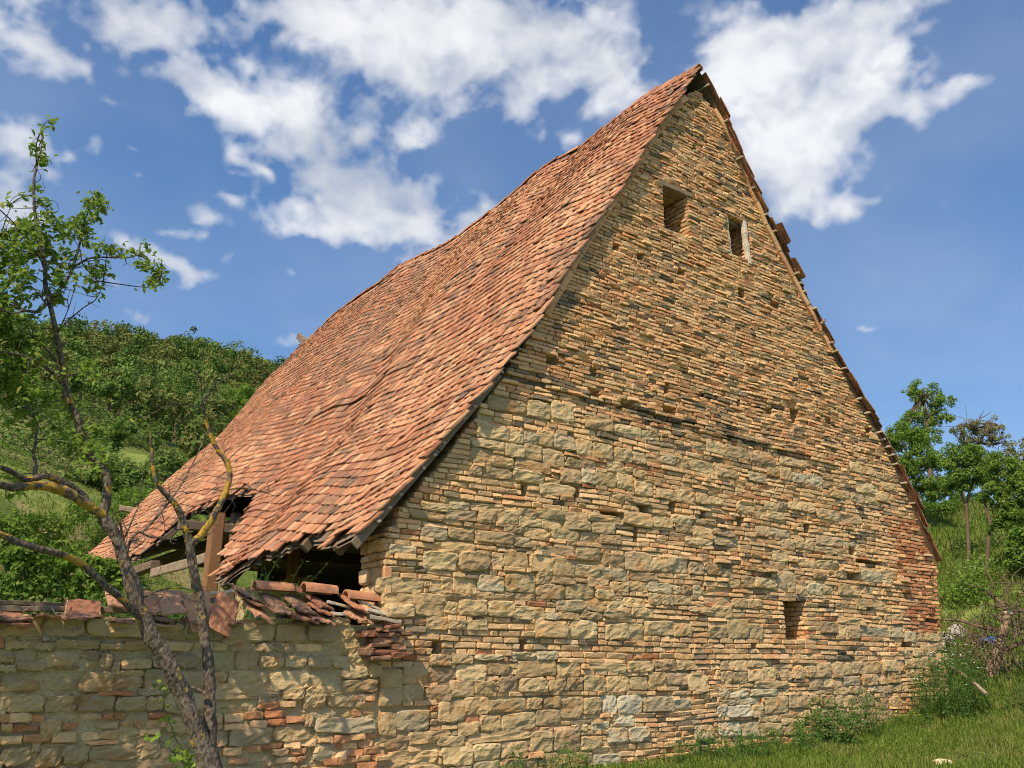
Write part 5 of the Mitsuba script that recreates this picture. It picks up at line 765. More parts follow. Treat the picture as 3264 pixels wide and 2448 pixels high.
# bed of sandy mortar and remains of render
gx = np.arange(-9.0, .06, .03); gzv = np.arange(-.4, 1.6, .03)
X, Z = np.meshgrid(gx, gzv, indexing='ij')
n1 = meshkit.fbm(np.stack([X * 1.1, X * 0, Z * 1.4], -1), 4, 61); n2 = meshkit.fbm(np.stack([X * 9, X * 0, Z * 9], -1), 3, 62)
cover_k = S(.42, .60, n1 + .10 * np.exp(-((X + .9) / .9) ** 2 - ((Z - 1.0) / .5) ** 2) + .06)
Y = YL + .034 + (n2 - .5) * .075 - .026 * cover_k
lowrow = S(.5, .15, Z); Y = Y + .01 * lowrow
V = np.stack([X, Y, Z], -1).reshape(-1, 3)
a, b = np.meshgrid(np.arange(len(gx) - 1), np.arange(len(gzv) - 1), indexing='ij'); m = len(gzv)
bed = MB(); bed.put(V, np.stack([a * m + b, (a + 1) * m + b, (a + 1) * m + b + 1, a * m + b + 1], -1).reshape(-1, 4))
V, F = slab(-9.0, -.01, YL + .08, .44, -.4, 1.575); bed.put(V, F)
bed.add(LW, 'mortar_mat')
# coping: plain tiles, half-round tiles and boards on the wall's top
ct = np.random.default_rng(41)
def loose_tile(key, c, yaw, slope, roll=0, w=.19, l=.38, tone=(.3, .5), broken=0.0, seed=0):
    r = np.random.default_rng(900 + seed)
    u = np.linspace(-1, 1, 9); L_ = np.linspace(0, 1, 8)
    U, Q = np.meshgrid(u, L_, indexing='ij')
    x = U * w / 2 * (1 + .03 * r.normal(0, 1, U.shape)); yl = (Q - .5) * l
    yl = np.where(Q == 0, yl - .028 * (1 - U ** 2) + broken * (meshkit.noise(np.stack([U * 2.2, U * 0 + seed, U * 0], -1)) - .2) * l, yl)
    zt = .010 * (1 - U ** 2) + .004 * r.normal(0, 1, U.shape)
    top = np.stack([x, yl, zt], -1); bot = top - np.array([0, 0, .017])
    V = np.vstack([top.reshape(-1, 3), bot.reshape(-1, 3)]); n = 9 * 8
    a, b = np.meshgrid(np.arange(8), np.arange(7), indexing='ij')
    F = np.stack([a * 8 + b, (a + 1) * 8 + b, (a + 1) * 8 + b + 1, a * 8 + b + 1], -1).reshape(-1, 4)
    ring = [q * 8 for q in range(9)] + [64 + q for q in range(1, 8)] + [q * 8 + 7 for q in range(7, -1, -1)] + list(range(6, 0, -1))
    G = np.array([[ring[q], ring[(q + 1) % len(ring)], n + ring[(q + 1) % len(ring)], n + ring[q]] for q in range(len(ring))])
    F = np.vstack([F, F[:, ::-1] + n, G])
    R = Rotation.from_euler('xyz', [slope, roll, yaw]).as_matrix()
    part(key, V @ R.T + np.asarray(c, float), F, 'tile_mat', tone)
CT = LW + '__coping_tile'
for q, (c, yaw, slope, roll, w, l, tone, br) in enumerate(COPING):
    loose_tile(CT, c, yaw, slope, roll, w, l, tone, br, q)
for q in range(14):      # broken thin layers under the coping and further left
    x = -4.9 + q * .36 + ct.normal(0, .06)
    if -1.55 < x: continue
    loose_tile(CT, (x, -.09 + ct.normal(0, .02), 1.565 + ct.normal(0, .012)), ct.normal(0, .25), ct.normal(.12, .06), ct.normal(0, .06), .2, ct.uniform(.22, .34), (ct.uniform(.5, 1), ct.random() * .6), .35, 50 + q)
for q, (a, b, r, tone) in enumerate(HALF_TILES):
    V, F = half_tile(a, b, r, .02, 11, .9); part(LW + '__half_round_tile', V, F, 'tile_mat', tone)
for q, (a, b, w, h, mname, v) in enumerate(BOARDS):
    part(LW + '__board', *beam(a, b, w, h, 800 + q, nseg=6, rough=.08), mname, (ct.random(), v))

# ------------------------------------------------------------------ plum tree in front of the wall
PT = thing('plum_tree', 'leaning plum tree with yellow lichen on its dark limbs, in front of the low wall', 'tree')
tr = np.random.default_rng(51)
tip_pts = []
for q, (pts, r0, r1, lich) in enumerate(LIMBS):
    n = len(pts); rad = r0 + (r1 - r0) * np.linspace(0, 1, n) ** .8
    Q, R = spline(pts, rad, max(.03, r1 * 2))
    Q = Q + tr.normal(0, .12, Q.shape) * R[:, None] * .6
    if q in (0, 18): R = R * (1 + .05 * np.sin(np.arange(len(R)) * 1.1) + .35 * np.exp(-np.arange(len(R)) / 4.0))
    V, F = tube(Q, R, 12 if r0 > .05 else 8 if r0 > .012 else 5, .09, tr)
    key = PT + ('__trunk' if q in (0, 18) else '__branch' if r0 > .010 else '__twig')
    part(key, V, F, 'bark_mat', (lich, tr.random()), True)
    tip_pts += [(p, r) for p, r in zip(Q[::2], R[::2])]
labels[PT + '__trunk'] = {'label': 'thicker left stem leaning up to the left'}
labels[PT + '__trunk_001'] = {'label': 'slimmer upright right stem'}
TP = np.array([p for p, r in tip_pts]); TRd = np.array([r for p, r in tip_pts])
tw = MB()
for q in range(150):      # bare dead twigs
    k = tr.integers(len(TP)); p = TP[k]
    if TRd[k] > .06 or p[2] < 1.2: continue
    d = tr.normal(0, 1, 3) * np.array([1, .6, 1]); d[2] += .35; d /= np.linalg.norm(d)
    L = min(tr.uniform(.10, .42), max(.10, TRd[k] * 22))
    pts = [p, p + d * L * .5 + tr.normal(0, .03, 3), p + d * L + tr.normal(0, .06, 3)]
    Q, R = spline(pts, [.0045, .003, .0015], .05); tw.put(*tube(Q, R, 4), (.1, tr.random()))
Cc, Nn_, Un_ = [], [], []
BOUGH = [(-4.6 - 2.6 * tr.random(), -1.35 + .55 * tr.normal(), 3.3 + 1.7 * tr.random(), .26) for _ in range(28)]
for q in range(3):
    P3 = [LIMBS[1][0][-1], [-5.1, -1.5 + .2 * q, 3.0 + .3 * q], [-5.8, -1.4, 3.6 + .3 * q], [-6.8, -1.3, 4.2 + .2 * q]]
    Q, R = spline(P3, [.028, .024, .018, .008], .08); V, F = tube(Q, R, 7, .09, tr); part(PT + '__branch', V, F, 'bark_mat', (.4, .5), True)
    TP = np.vstack([TP, Q]); TRd = np.concatenate([TRd, R])
for (x, y, z, r) in CLUSTERS + BOUGH:
    c = np.array([x, y, z]); out = r > .40
    near = np.linalg.norm(TP - c, axis=1); k = int(np.argmin(near + (TRd > .05) * .5))
    a = TP[k]
    nt = 1 + int(r > .1) + int(r > .16) * 2
    ends = []
    for t_i in range(nt):
        e = c + tr.normal(0, r * .4, 3) * np.array([1, 1.2, 1])
        mid = (a + e) / 2 + tr.normal(0, .04, 3) + np.array([0, 0, .03])
        Q, R = spline([a, mid, e], [.006, .004, .0018], .06); tw.put(*tube(Q, R, 4), (.05, tr.random())); ends.append(Q)
    nl = int(np.clip(4000 * r ** 1.75, 8, 170))
    allq = np.vstack(ends)
    for _ in range(nl):
        if tr.random() < .55:
            b = allq[max(0, len(allq) - 1 - int(abs(tr.normal(0, 3))))] + tr.normal(0, .035, 3)
        else:
            b = c + tr.normal(0, r * .45, 3) * np.array([1, 1, .85])
        Cc.append(b); Nn_.append(tr.normal(0, .6, 3) + np.array([-.25, -.15, .8])); Un_.append((np.clip(tr.normal(.5, .27), 0, 1), tr.uniform(.78, 1.0) if tr.random() < .12 else tr.uniform(0, .6)))
tw.add(PT + '__twigs', 'bark_mat', True); tag(PT + '__twigs', kind='stuff')
Cc, Nn_, Un_ = np.array(Cc), np.array(Nn_), np.array(Un_)
V, F = leaves(Cc, Nn_, .072, tr, .3, .44, quad=False)
V = V.reshape(-1, 6, 3)
emit(PT, 'leaf', 'crown', V, F[:4], Un_, 'plum_leaf_mat', 300, -np.linalg.norm(Cc - eye, axis=1), smooth=False)

# ------------------------------------------------------------------ trees and shrubs
vg = np.random.default_rng(61)
def trunk_tube(pts, r0, r1, key, bsdf='grey_bark_mat', step=.25, sides=8):
    n = len(pts); Q, R = spline(pts, np.linspace(r0, r1, n), step)
    V, F = tube(Q, R, sides, .08, vg); part(key, V, F, bsdf, (.4, .5), True)
def foliage(key, blobs, n, size, bsdf, base=.5, spread=.28, odd=.1, clumps=16, clump=.36, narrow=.5, depth=None, hollow=.45):
    mb = MB()
    vol = np.array([b[3] * b[4] for b in blobs]); k = np.maximum(30, (n * vol / vol.sum()).astype(int))
    for b, m in zip(blobs, k):
        P, N, cl = crown_points(b[:3], (b[3], b[3] if depth is None else depth, b[4]), m, vg, clumps, hollow, clump)
        V, F = leaves(P, N, size, vg, .3, narrow)
        cb = vg.normal(0, .13, clumps)
        u = per_leaf(m, 4, vg, base, spread, odd); u[:, 0] = np.clip(u[:, 0] + np.repeat(cb[cl], 4), 0, 1)
        mb.put(V, F, u)
    return mb.add(key, bsdf)
def limbs_to(key, a, blobs, r, bsdf='grey_bark_mat'):
    mb = MB()
    for b in blobs:
        for _ in range(3):
            e = np.array(b[:3]) + vg.normal(0, .35, 3) * np.array([b[3], b[3], b[4]])
            Q, R = spline([a, (np.array(a) + e) / 2 + vg.normal(0, .12, 3), e], [r, r * .6, r * .25], .3); mb.put(*tube(Q, R, 5, .05, vg), (.4, .5))
    mb.add(key, bsdf, True)
def tree(name, label, blobs, trunk, r0, n, size, bsdf, **kw):
    t = thing(name, label, 'tree')
    trunk = [list(p) for p in trunk]; trunk[0][2] = float(gz(trunk[0][0], trunk[0][1])) - .15
    trunk_tube(trunk, r0, r0 * .35, t + '__trunk')
    limbs_to(t + '__branch', trunk[-1], blobs, r0 * .4)
    foliage(t + '__crown', blobs, n, size, bsdf, **kw)
    return t
R_ = RIGHT
t = tree('tall_tree', 'tall light green tree rising highest of all behind the right eave of the barn', R_['tall'], RTRUNKS['tall'], .15, 10500, .11, 'shrub_leaf_mat', base=.6, odd=.25, clumps=34, clump=.27)
trunk_tube(RTRUNKS['tall2'], .09, .03, t + '__limb')
tree('bushy_tree', 'dense dark green bushy tree growing right against the edge of the gable', R_['dense'], [(28.7, 9.1, 6.5), (28.7, 9.1, 8.0), (28.6, 9.2, 9.5)], .12, 19000, .105, 'shrub_leaf_mat', base=.55, odd=.12, clumps=42, clump=.28)
t = tree('half_bare_tree', 'grey half bare tree with thin foliage and crooked limbs right of the tall tree', R_['grey'], RTRUNKS['grey'], .10, 5600, .095, 'grey_leaf_mat', base=.6, odd=.05, clumps=26, clump=.25)
trunk_tube(RTRUNKS['grey2'], .09, .03, t + '__limb'); trunk_tube(RTRUNKS['grey3'], .08, .03, t + '__limb')
mb = MB()
for b in R_['grey']:
    for _ in range(15):
        a = np.array(b[:3]) + vg.normal(0, .35, 3) * b[3]; e = a + vg.normal(0, .4, 3) + np.array([0, 0, .15])
        Q, R = spline([a, (a + e) / 2 + vg.normal(0, .08, 3), e], [.022, .014, .008], .2); mb.put(*tube(Q, R, 4), (.4, .4))
mb.add(t + '__bare_twigs', 'grey_bark_mat', True); tag(t + '__bare_twigs', kind='stuff')
t = tree('slender_tree', 'slender young tree with a straight bare trunk, the left of two on the grassy slope', R_['slenderA'], RTRUNKS['slenderA'], .062, 13000, .088, 'shrub_leaf_mat', base=.6, odd=.15, clumps=40, clump=.28)
trunk_tube(RTRUNKS['slenderA2'], .05, .02, t + '__limb')
t = tree('slender_tree', 'slender young tree with a forked dark trunk, the right of two on the grassy slope', R_['slenderB'], RTRUNKS['slenderB'], .058, 14000, .085, 'shrub_leaf_mat', base=.55, odd=.15, clumps=40, clump=.28)
trunk_tube(RTRUNKS['slenderB2'], .045, .02, t + '__limb')
tree('pale_tree', 'pale distant tree at the right edge of the picture', R_['pale'], [(50.6, 14, 10), (50.6, 14, 12.4)], .14, 1500, .2, 'grey_leaf_mat', base=.6, clumps=18)
for q, (b, lab) in enumerate(zip(R_['under'], ('low dark shrub under the tall tree on the slope', 'low shrub between the tall tree and the half bare tree', 'low shrub under the half bare tree', 'shrub showing right beside the lower right edge of the gable', 'shrub showing beside the right roof edge above another shrub', 'tall green shrub at the right edge of the picture on the slope'))):
    s = thing('shrub', lab, 'shrub'); bs = [b, [b[0], b[1], (b[2] + float(gz(b[0], b[1]))) / 2, b[3] * 1.1, max(.4, b[4])]]
    trunk_tube([[b[0], b[1], float(gz(b[0], b[1])) - .1], [b[0], b[1], b[2]]], .05, .02, s + '__stem')
    foliage(s + '__crown', bs, 4200, .10, 'shrub_leaf_mat', base=.25 if q < 3 else .45)
LAB_ = ['light green shrub behind the low wall, left of the far roof corner', 'bright green shrub against the far roof edge', 'shrub above the left part of the low wall, under the lowest lichen limb', 'low leafy shrub between the leaning stem and the far roof corner', 'green shrub halfway up the far roof edge', 'dark low shrub at the left end of the wall', 'shrub at the left edge of the picture below the grassy clearing', 'pale flowering tree behind the bare twigs, above the roof edge', 'pale green tree on the hillside, right of the plum tree leader', 'round tree on the hillside above the pale flowering tree', 'vivid green tree beside the roof low on the hillside', 'bright green small tree touching the roof on the hillside', 'dark tree on the hillside behind the plum crown', 'mid green tree in the lower hillside behind the plum crown', 'tree at the foot of the wood right of the leaning stem', 'dark tree at the foot of the wood beside the roof', 'leafy tree in front of the wood above the roof corner', 'tree at the left edge at the foot of the wood', 'small shrub behind the leaning stem, nearest the roof corner', 'dark narrow tree beside the roof below the vivid green tree']
LAB = LAB_[:18] + LAB_[19:] + ['light green bush below the boulder at the far left', 'bush behind the upright lichen limb at the far left', 'leafy bush between the plum leader and the hillside wood', 'bright bush behind the leaning stem at the foot of the hillside', 'green bush above the clearing at the left', 'tall bush at the left edge behind the plum crown']
for q, (b, lab) in enumerate(zip(LEFT, LAB)):
    far = b[1] > 26
    s = thing('hillside_tree' if far else 'shrub', lab, 'tree' if far else 'shrub')
    g = float(gz(b[0], b[1])); lowz = max(g + .25, b[2] - b[4] * 1.9)
    bs = [b[:5], [b[0] + vg.normal(0, .3) * b[3], b[1], (b[2] + lowz) / 2, b[3] * 1.15, max(.3, (b[2] - lowz) * .6)], [b[0] + vg.normal(0, .5) * b[3], b[1] + .3, b[2] + b[4] * .4, b[3] * .6, b[4] * .6]]
    trunk_tube([[b[0], b[1], g - .2], [b[0] + .1 * b[3], b[1], (g + b[2]) / 2], [b[0], b[1], b[2]]], .04 + .05 * b[3], .02, s + '__trunk' if far else s + '__stem')
    bright = q in (0, 1, 3, 4, 10, 11); pale = q in (7, 8, 14, 16)
    foliage(s + '__crown', bs, 4600 if far else 3200, (.23 if b[1] > 45 else .17) if far else .07 + .045 * b[3], 'wood_leaf_mat' if far and not bright else 'shrub_leaf_mat', base=.75 if pale else .55 if bright else .25 if q in (5, 12, 15, 18) else .45, odd=.22 if pale else .1, clumps=34, clump=.30, narrow=.5)

# wood on the far hillside: one mass of many crowns
wd = np.random.default_rng(71)
mb, tk, taken = MB(), MB(), []
cam2 = CAM[:2]
n_w = 0
for q in range(6000):
    ang = math.atan2(HEAD[1], HEAD[0]) + math.radians(wd.uniform(3.0, 58.0)); dist = 38 + (205 - 38) * math.sqrt(wd.random())
    x, y = cam2 + dist * np.array([math.cos(ang), math.sin(ang)])
    if x > 2 and y < 24 or (x < 0 and y < 34 and x > -30): continue
    if wd.random() < .12: continue
    g = float(gz(x, y)); r = wd.uniform(1.15, 2.3) * (0.62 if dist < 75 else 0.85 if dist < 110 else 1.15); h = r * wd.uniform(1.0, 1.6)
    if any((x - a) ** 2 + (y - b) ** 2 < (.62 * (r + c)) ** 2 for a, b, c in taken): continue
    taken.append((x, y, r))
    m = int(460 if dist > 90 else 760)
    c0 = np.array([x, y, g + h * .9 + .8])
    kind = float(meshkit.noise(np.array([x * .03, y * .03, 5.0]))) + wd.normal(0, .18)
    brown = kind > .74; base = np.clip(wd.normal(.42, .30), .0, 1)
    e = wd.normal(0, 1, (9, 3)); e[:, 2] = np.abs(e[:, 2]) * .9 - .3; e /= np.linalg.norm(e, axis=1, keepdims=True)
    cc = c0 + e * np.array([r, r, h]) * wd.uniform(.35, .80, (9, 1)); cr = r * wd.uniform(.26, .50, 9)
    cl = wd.integers(0, 9, m); d_ = wd.normal(0, 1, (m, 3)); d_[:, 2] += .15; d_ /= np.linalg.norm(d_, axis=1, keepdims=True)
    P = cc[cl] + d_ * (cr[cl] * wd.uniform(.55, 1.12, m))[:, None]; N = d_ + wd.normal(0, .4, (m, 3))
    V, F = leaves(P, N, (.46 if dist > 90 else .27), wd, .2, .62)
    u = per_leaf(m, 4, wd, base, .10, .85 if brown else .04); cb = wd.normal(0, .10, 9); u[:, 0] = np.clip(u[:, 0] + np.repeat(cb[cl], 4), 0, 1)
    mb.put(V, F, u); n_w += 1
    if n_w % 3 == 0:
        Q, R = spline([(x, y, g - .3), (x + wd.normal(0, .2), y, g + h)], [.16, .08], 1.5); tk.put(*tube(Q, R, 5), (.5, .5))
mb.add('hillside_wood', 'wood_leaf_mat'); tag('hillside_wood', 'mixed green and brownish wood covering the far hillside', 'wood', kind='stuff')
k = tk.add('hillside_wood__trunks', 'grey_bark_mat', True); tag(k, kind='stuff')

# undergrowth over the slopes
ug = np.random.default_rng(81)
def scatter(n, box, hmin, hmax, size, key, bsdf, lab, cat, cond=None, base=.5, clump=.9):
    x = ug.uniform(box[0], box[1], n); y = ug.uniform(box[2], box[3], n)
    keep = (meshkit.fbm(np.stack([x * clump, y * clump, x * 0 + 2], -1), 3, 91) > .46)
    if cond is not None: keep &= cond(x, y)
    x, y = x[keep], y[keep]
    hh = meshkit.fbm(np.stack([x * .8, y * .8, x * 0 + 8], -1), 3, 93)
    z = gz(x, y) + ug.random(len(x)) ** .7 * (hmin + (hmax - hmin) * np.clip((hh - .35) / .3, 0, 1))
    N = ug.normal(0, .5, (len(x), 3)) + np.array([-.2, -.2, .8])
    V, F = leaves(np.stack([x, y, z], 1), N, size, ug, .3, .5)
    add(key, V, F, bsdf, per_leaf(len(x), 4, ug, base, .25, .12)); tag(key, lab, cat, kind='stuff')
inbarn = lambda x, y: ~((x > -.1) & (x < 12.2) & (y > -.2) & (y < 18.2))
scatter(190000, (-22, 12, 1.5, 32), .15, .75, .085, 'bank_undergrowth', 'shrub_leaf_mat', 'leafy undergrowth on the bank behind the low wall', 'undergrowth', lambda x, y: inbarn(x, y) & ~((y > 19) & (y < 26) & (x < .6)) & ~((x > -1.6) & (y > 7.5) & (y < 18.6)), .5)
scatter(80000, (-14, 22, 27, 62), .3, 1.5, .20, 'hill_undergrowth', 'wood_leaf_mat', 'bushy undergrowth at the foot of the hillside wood', 'undergrowth', None, .5, .35)
scatter(60000, (13.0, 40, .6, 22), .12, .75, .10, 'slope_undergrowth', 'shrub_leaf_mat', 'leafy undergrowth on the slope right of the barn', 'undergrowth', lambda x, y: ~((x > 24) & (x < 33) & (y > 5) & (y < 11)), .55)

def blades(n, box, h, wdt, key, lab, cond=None, base=.5, patch=0.0):
    x = ug.uniform(box[0], box[1], n); y = ug.uniform(box[2], box[3], n)
    keep = np.ones(n, bool)
    if cond is not None: keep &= cond(x, y)
    pn = meshkit.fbm(np.stack([x * .9, y * .9, x * 0 + 4], -1), 3, 95)
    keep &= pn > patch
    x, y, pn = x[keep], y[keep], pn[keep]; k = len(x)
    z = gz(x, y) - .01
    hgt = h * ug.uniform(.45, 1.35, k) * (.5 + 1.0 * np.clip((pn - .3) / .4, 0, 1))
    a = ug.uniform(0, 2 * np.pi, k); lean = ug.uniform(.1, .7, k) * hgt
    d = np.stack([np.cos(a), np.sin(a)], 1); s = np.stack([-d[:, 1], d[:, 0]], 1) * wdt * ug.uniform(.6, 1.3, k)[:, None]
    P = np.stack([x, y], 1)
    mid = P + d * lean[:, None] * .3; tip = P + d * lean[:, None]
    Z3 = lambda v: np.asarray(v)[:, None]
    V = np.stack([np.hstack([P - s * .5, Z3(z)]), np.hstack([P + s * .5, Z3(z)]), np.hstack([mid + s * .4, Z3(z + hgt * .6)]), np.hstack([mid - s * .4, Z3(z + hgt * .6)]), np.hstack([tip, Z3(z + hgt)])], 1).reshape(-1, 3)
    F = ((np.arange(k) * 5)[:, None, None] + np.array([[0, 1, 2], [0, 2, 3], [3, 2, 4]])).reshape(-1, 3)
    u = per_leaf(k, 5, ug, base, .22, .10); u[:, 0] = np.clip(u[:, 0] + np.repeat((pn - .5) * 1.6, 5), 0, 1)
    dry = np.repeat((meshkit.fbm(np.stack([x * 1.3, y * 1.3, x * 0 + 14], -1), 3, 96) > .58) & (ug.random(k) < .5), 5); u[dry, 1] = .97
    add(key, V, F, 'grass_mat', u); tag(key, lab, 'grass', kind='stuff')
front = lambda x, y: ~((y > -.06) & (x < 12.0) & (x > -9))
blades(110000, (1.5, 14, -5.0, .3), .105, .012, 'meadow_grass', 'short green grass in front of the gable', front, .55, .0)
blades(36000, (12.1, 23, -3, 7), .30, .020, 'slope_grass', 'tall green grass on the slope right of the barn', None, .5, .3)
blades(30000, (22, 36, 2, 14), .30, .04, 'knoll_grass', 'sunlit grass on the knoll under the trees', None, .7)
blades(60000, (-24, 4, 12, 36), .11, .03, 'clearing_grass', 'grass in the clearing below the hillside wood', inbarn, .45)

# ------------------------------------------------------------------ weeds at the foot of the wall
def weed(name, lab, cat, c, r, h, n, size, bsdf='weed_leaf_mat', base=.4, narrow=.4, stems=14, flowers=0, fm='white_flower_mat', odd=.1):
    t = thing(name, lab, cat); mb, ml, mf = MB(), MB(), MB()
    for q in range(stems):
        a = ug.uniform(0, 6.28); rr_ = r * math.sqrt(ug.random()); x, y = c[0] + rr_ * math.cos(a), c[1] + .6 * rr_ * math.sin(a)
        if -.08 < y < .5 and x < 12 and c[1] < 0: y = -.09
        z = float(gz(x, y)) if len(c) < 3 else c[2]
        hh = h * ug.uniform(.55, 1.1) * (1 - .35 * (rr_ / r) ** 2); lean = ug.normal(0, .18, 2) * hh
        p = np.array([[x, y, z - .02], [x + lean[0] * .4, y + min(lean[1] * .4, .02), z + hh * .55], [x + lean[0], y + min(lean[1], .03), z + hh]])
        Q, R = spline(p, [.006, .004, .002], .08); mb.put(*tube(Q, R, 4), (.3, .5))
        m = max(4, n // stems); i_ = ug.integers(0, len(Q), m)
        P = Q[i_] + ug.normal(0, 1, (m, 3)) * np.array([size * .8, size * .8, size * .35])
        P[:, 1] = np.where((P[:, 1] > -.07) & (c[1] < 0) & (P[:, 0] < 12), -.07 - .05 * ug.random(m), P[:, 1])
        N = ug.normal(0, .5, (m, 3)) + np.array([-.2, -.3, .8])
        V, F = leaves(P, N, size, ug, .3, narrow); ml.put(V, F, per_leaf(m, 4, ug, base, .22, odd))
        if flowers and ug.random() < .7:
            fp = Q[-1] + ug.normal(0, .03, (flowers, 3)) * np.array([1, 1, .3])
            V, F = leaves(fp, ug.normal(0, .3, (flowers, 3)) + np.array([0, 0, 1.0]), .03, ug, .1, .9); mf.put(V, F)
    mb.add(t + '__stems', 'weed_leaf_mat', True); ml.add(t + '__leaves', bsdf); tag(t + '__stems', kind='stuff'); tag(t + '__leaves', kind='stuff')
    if mf.n: mf.add(t + '__flowers', fm); tag(t + '__flowers', kind='stuff')
weed('weed_clump', 'small feathery green weed at the foot of the wall, left of centre', 'weed', (2.15, -.3), .65, .36, 800, .05, base=.6, narrow=.3, stems=26)
weed('weed_clump', 'grey green weed bed at the foot of the wall below the pale stones', 'weed', (5.0, -.35), .95, .36, 2000, .05, base=.25, narrow=.35, stems=46)
weed('weed_clump', 'low green weeds at the foot of the wall, right of the grey green bed', 'weed', (6.4, -.35), .7, .36, 1200, .05, base=.45, stems=30)
weed('weed_clump', 'broad leaved weed climbing the wall foot below the slot opening', 'weed', (7.55, -.3), .55, .62, 1300, .065, base=.35, narrow=.5, stems=24)
weed('weed_clump', 'feathery upright weed against the wall, left of the large corner bush', 'weed', (8.6, -.3), .5, .75, 1300, .05, base=.5, narrow=.3, stems=26)
weed('weed_clump', 'ragged low weeds with a few yellow flowers at the wall foot near the corner', 'weed', (9.6, -.45), .45, .28, 260, .05, base=.55, stems=16, flowers=3, fm='yellow_flower_mat')
weed('corner_bush', 'tall green herb bush with white umbels at the right corner of the gable', 'bush', (10.75, -.6), .85, 1.25, 5200, .055, base=.38, narrow=.32, stems=110, flowers=4)
weed('nettle_patch', 'dark green nettle patch in front of the dead stump', 'nettles', (12.2, -2.0), 1.0, .62, 1900, .085, base=.15, narrow=.5, stems=60)
weed('weed_clump', 'grassy weed clump left of the nettles, beside the corner bush', 'weed', (11.6, -1.4), .5, .5, 600, .06, base=.55, stems=26)
weed('flowering_shrub', 'white flowering elder low on the slope behind the dead stump', 'shrub', (18.3, 2.3), 1.0, .9, 1500, .1, 'shrub_leaf_mat', .55, .5, 40, 7)
weed('weed_clump', 'yellow flowered weeds on the slope behind the dead stump', 'weed', (16.0, .9), .7, .5, 500, .08, base=.6, stems=24, flowers=4, fm='yellow_flower_mat')
# plants behind and on the low wall
weed('tall_weed', 'tall thin weeds with yellowish tops behind the low wall, under the torn roof', 'weed', (-.9, 1.6, 1.2), .55, 1.3, 800, .05, base=.6, narrow=.25, stems=34, odd=.3)
weed('tall_weed', 'grassy weeds behind the low wall, right of the leaning stem', 'weed', (-1.7, .9, 1.3), .5, .65, 600, .06, base=.6, narrow=.18, stems=44)
weed('tall_weed', 'broad green dock leaves behind the half-round tiles of the low wall', 'weed', (-.95, .62, 1.4), .3, .42, 150, .10, base=.7, narrow=.4, stems=10)
weed('ivy_clump', 'leafy climber lying over the back of the low wall at the left', 'climber', (-3.0, .75, 1.25), .75, .62, 1200, .065, base=.3, narrow=.7, stems=40)
weed('ivy_clump', 'leafy climber behind the low wall left of the leaning stem', 'climber', (-2.35, 1.2, 1.25), .5, .75, 800, .06, base=.5, narrow=.6, stems=30)
weed('ivy_clump', 'dark climber behind the far left end of the low wall', 'climber', (-4.2, .9, 1.2), .8, .8, 1000, .065, base=.25, narrow=.6, stems=36)
weed('tall_weed', 'green weeds growing inside the open barn behind the brown post', 'weed', (1.2, 12.5, .5), 1.2, 2.4, 1500, .12, 'shrub_leaf_mat', base=.6, narrow=.5, stems=40)
# suckers at the plum's foot
def shoot(name, lab, pts, nl, size):
    t = thing(name, lab, 'shoot'); Q, R = spline(pts, np.linspace(.006, .002, len(pts)), .04)
    part(t + '__stem', *tube(Q, R, 5), 'grey_bark_mat', (.4, .5), True)
    i_ = ug.integers(len(Q) // 6, len(Q), nl); P = Q[i_] + ug.normal(0, .035, (nl, 3))
    V, F = leaves(P, ug.normal(0, .5, (nl, 3)) + np.array([-.3, -.6, .6]), size, ug, .25, .62, quad=False)
    part(t + '__leaves', V, F, 'plum_leaf_mat', (.5, .5))
    scene[t + '__leaves'] = mikit.ply((V, F), 'plum_leaf_mat', uv=per_leaf(nl, 6, ug, .7, .2, .2))
for q, (pts, lab) in enumerate(zip(SHOOTS, ('leafy sucker climbing left of the plum stem from the ground to mid wall', 'short leafy sucker left of the plum foot', 'low leafy sucker right at the plum foot'))):
    shoot('leafy_shoot', lab, pts, (34, 22, 30)[q], .062)
# dry stalks hanging over the wall
for q, pts in enumerate(STALKS):
    st = thing('dry_stalk', ('bleached dry stalk arching over the wall top at far left', 'dry stalk hanging down the wall left of the broken tile', 'dry twig lying slanted across the wall face below the broken tile', 'long thin stalk hanging left of the upright plum stem', 'dry forked twig under the broken coping tile', 'dry stem leaning at the left edge of the wall')[q], 'stalk')
    Q, R = spline(pts, np.linspace(.0055, .003, len(pts)), .05)
    V, F = tube(Q, R, 5); scene[st] = mikit.ply((V, F), 'dry_stalk_mat', smooth=True, uv=np.full((len(V), 2), .6))
# ------------------------------------------------------------------ smaller things
def rock(name, lab, c, r, bsdf, seed, squash=(1, 1, .7), sub=3, tone=(.3, .6), sharp=.35):
    import trimesh
    s = trimesh.creation.icosphere(subdivisions=sub); V = np.array(s.vertices)
    n = meshkit.fbm(V * 1.6 + seed, 4, seed); rr_ = np.random.default_rng(seed)
    for _ in range(9):
        d = rr_.normal(0, 1, 3); d /= np.linalg.norm(d); k = V @ d; h = rr_.uniform(.62, .85); V = V - np.maximum(k - h, 0)[:, None] * d
    V = V * (1 + sharp * (n - .5))[:, None] * np.array(squash) * np.array(r) + np.array(c)
    k = numbered(name); tag(k, lab, 'stone')
    scene[k] = mikit.ply((V, np.array(s.faces)), bsdf, smooth=True, uv=np.broadcast_to(np.array(tone), (len(V), 2)))
rock('boulder', 'tan boulder lying in the clearing on the left hillside', (BOULDER[0], BOULDER[1], float(gz(BOULDER[0], BOULDER[1])) + .25), .72, 'stone_mat', 3, (1, .8, .75))
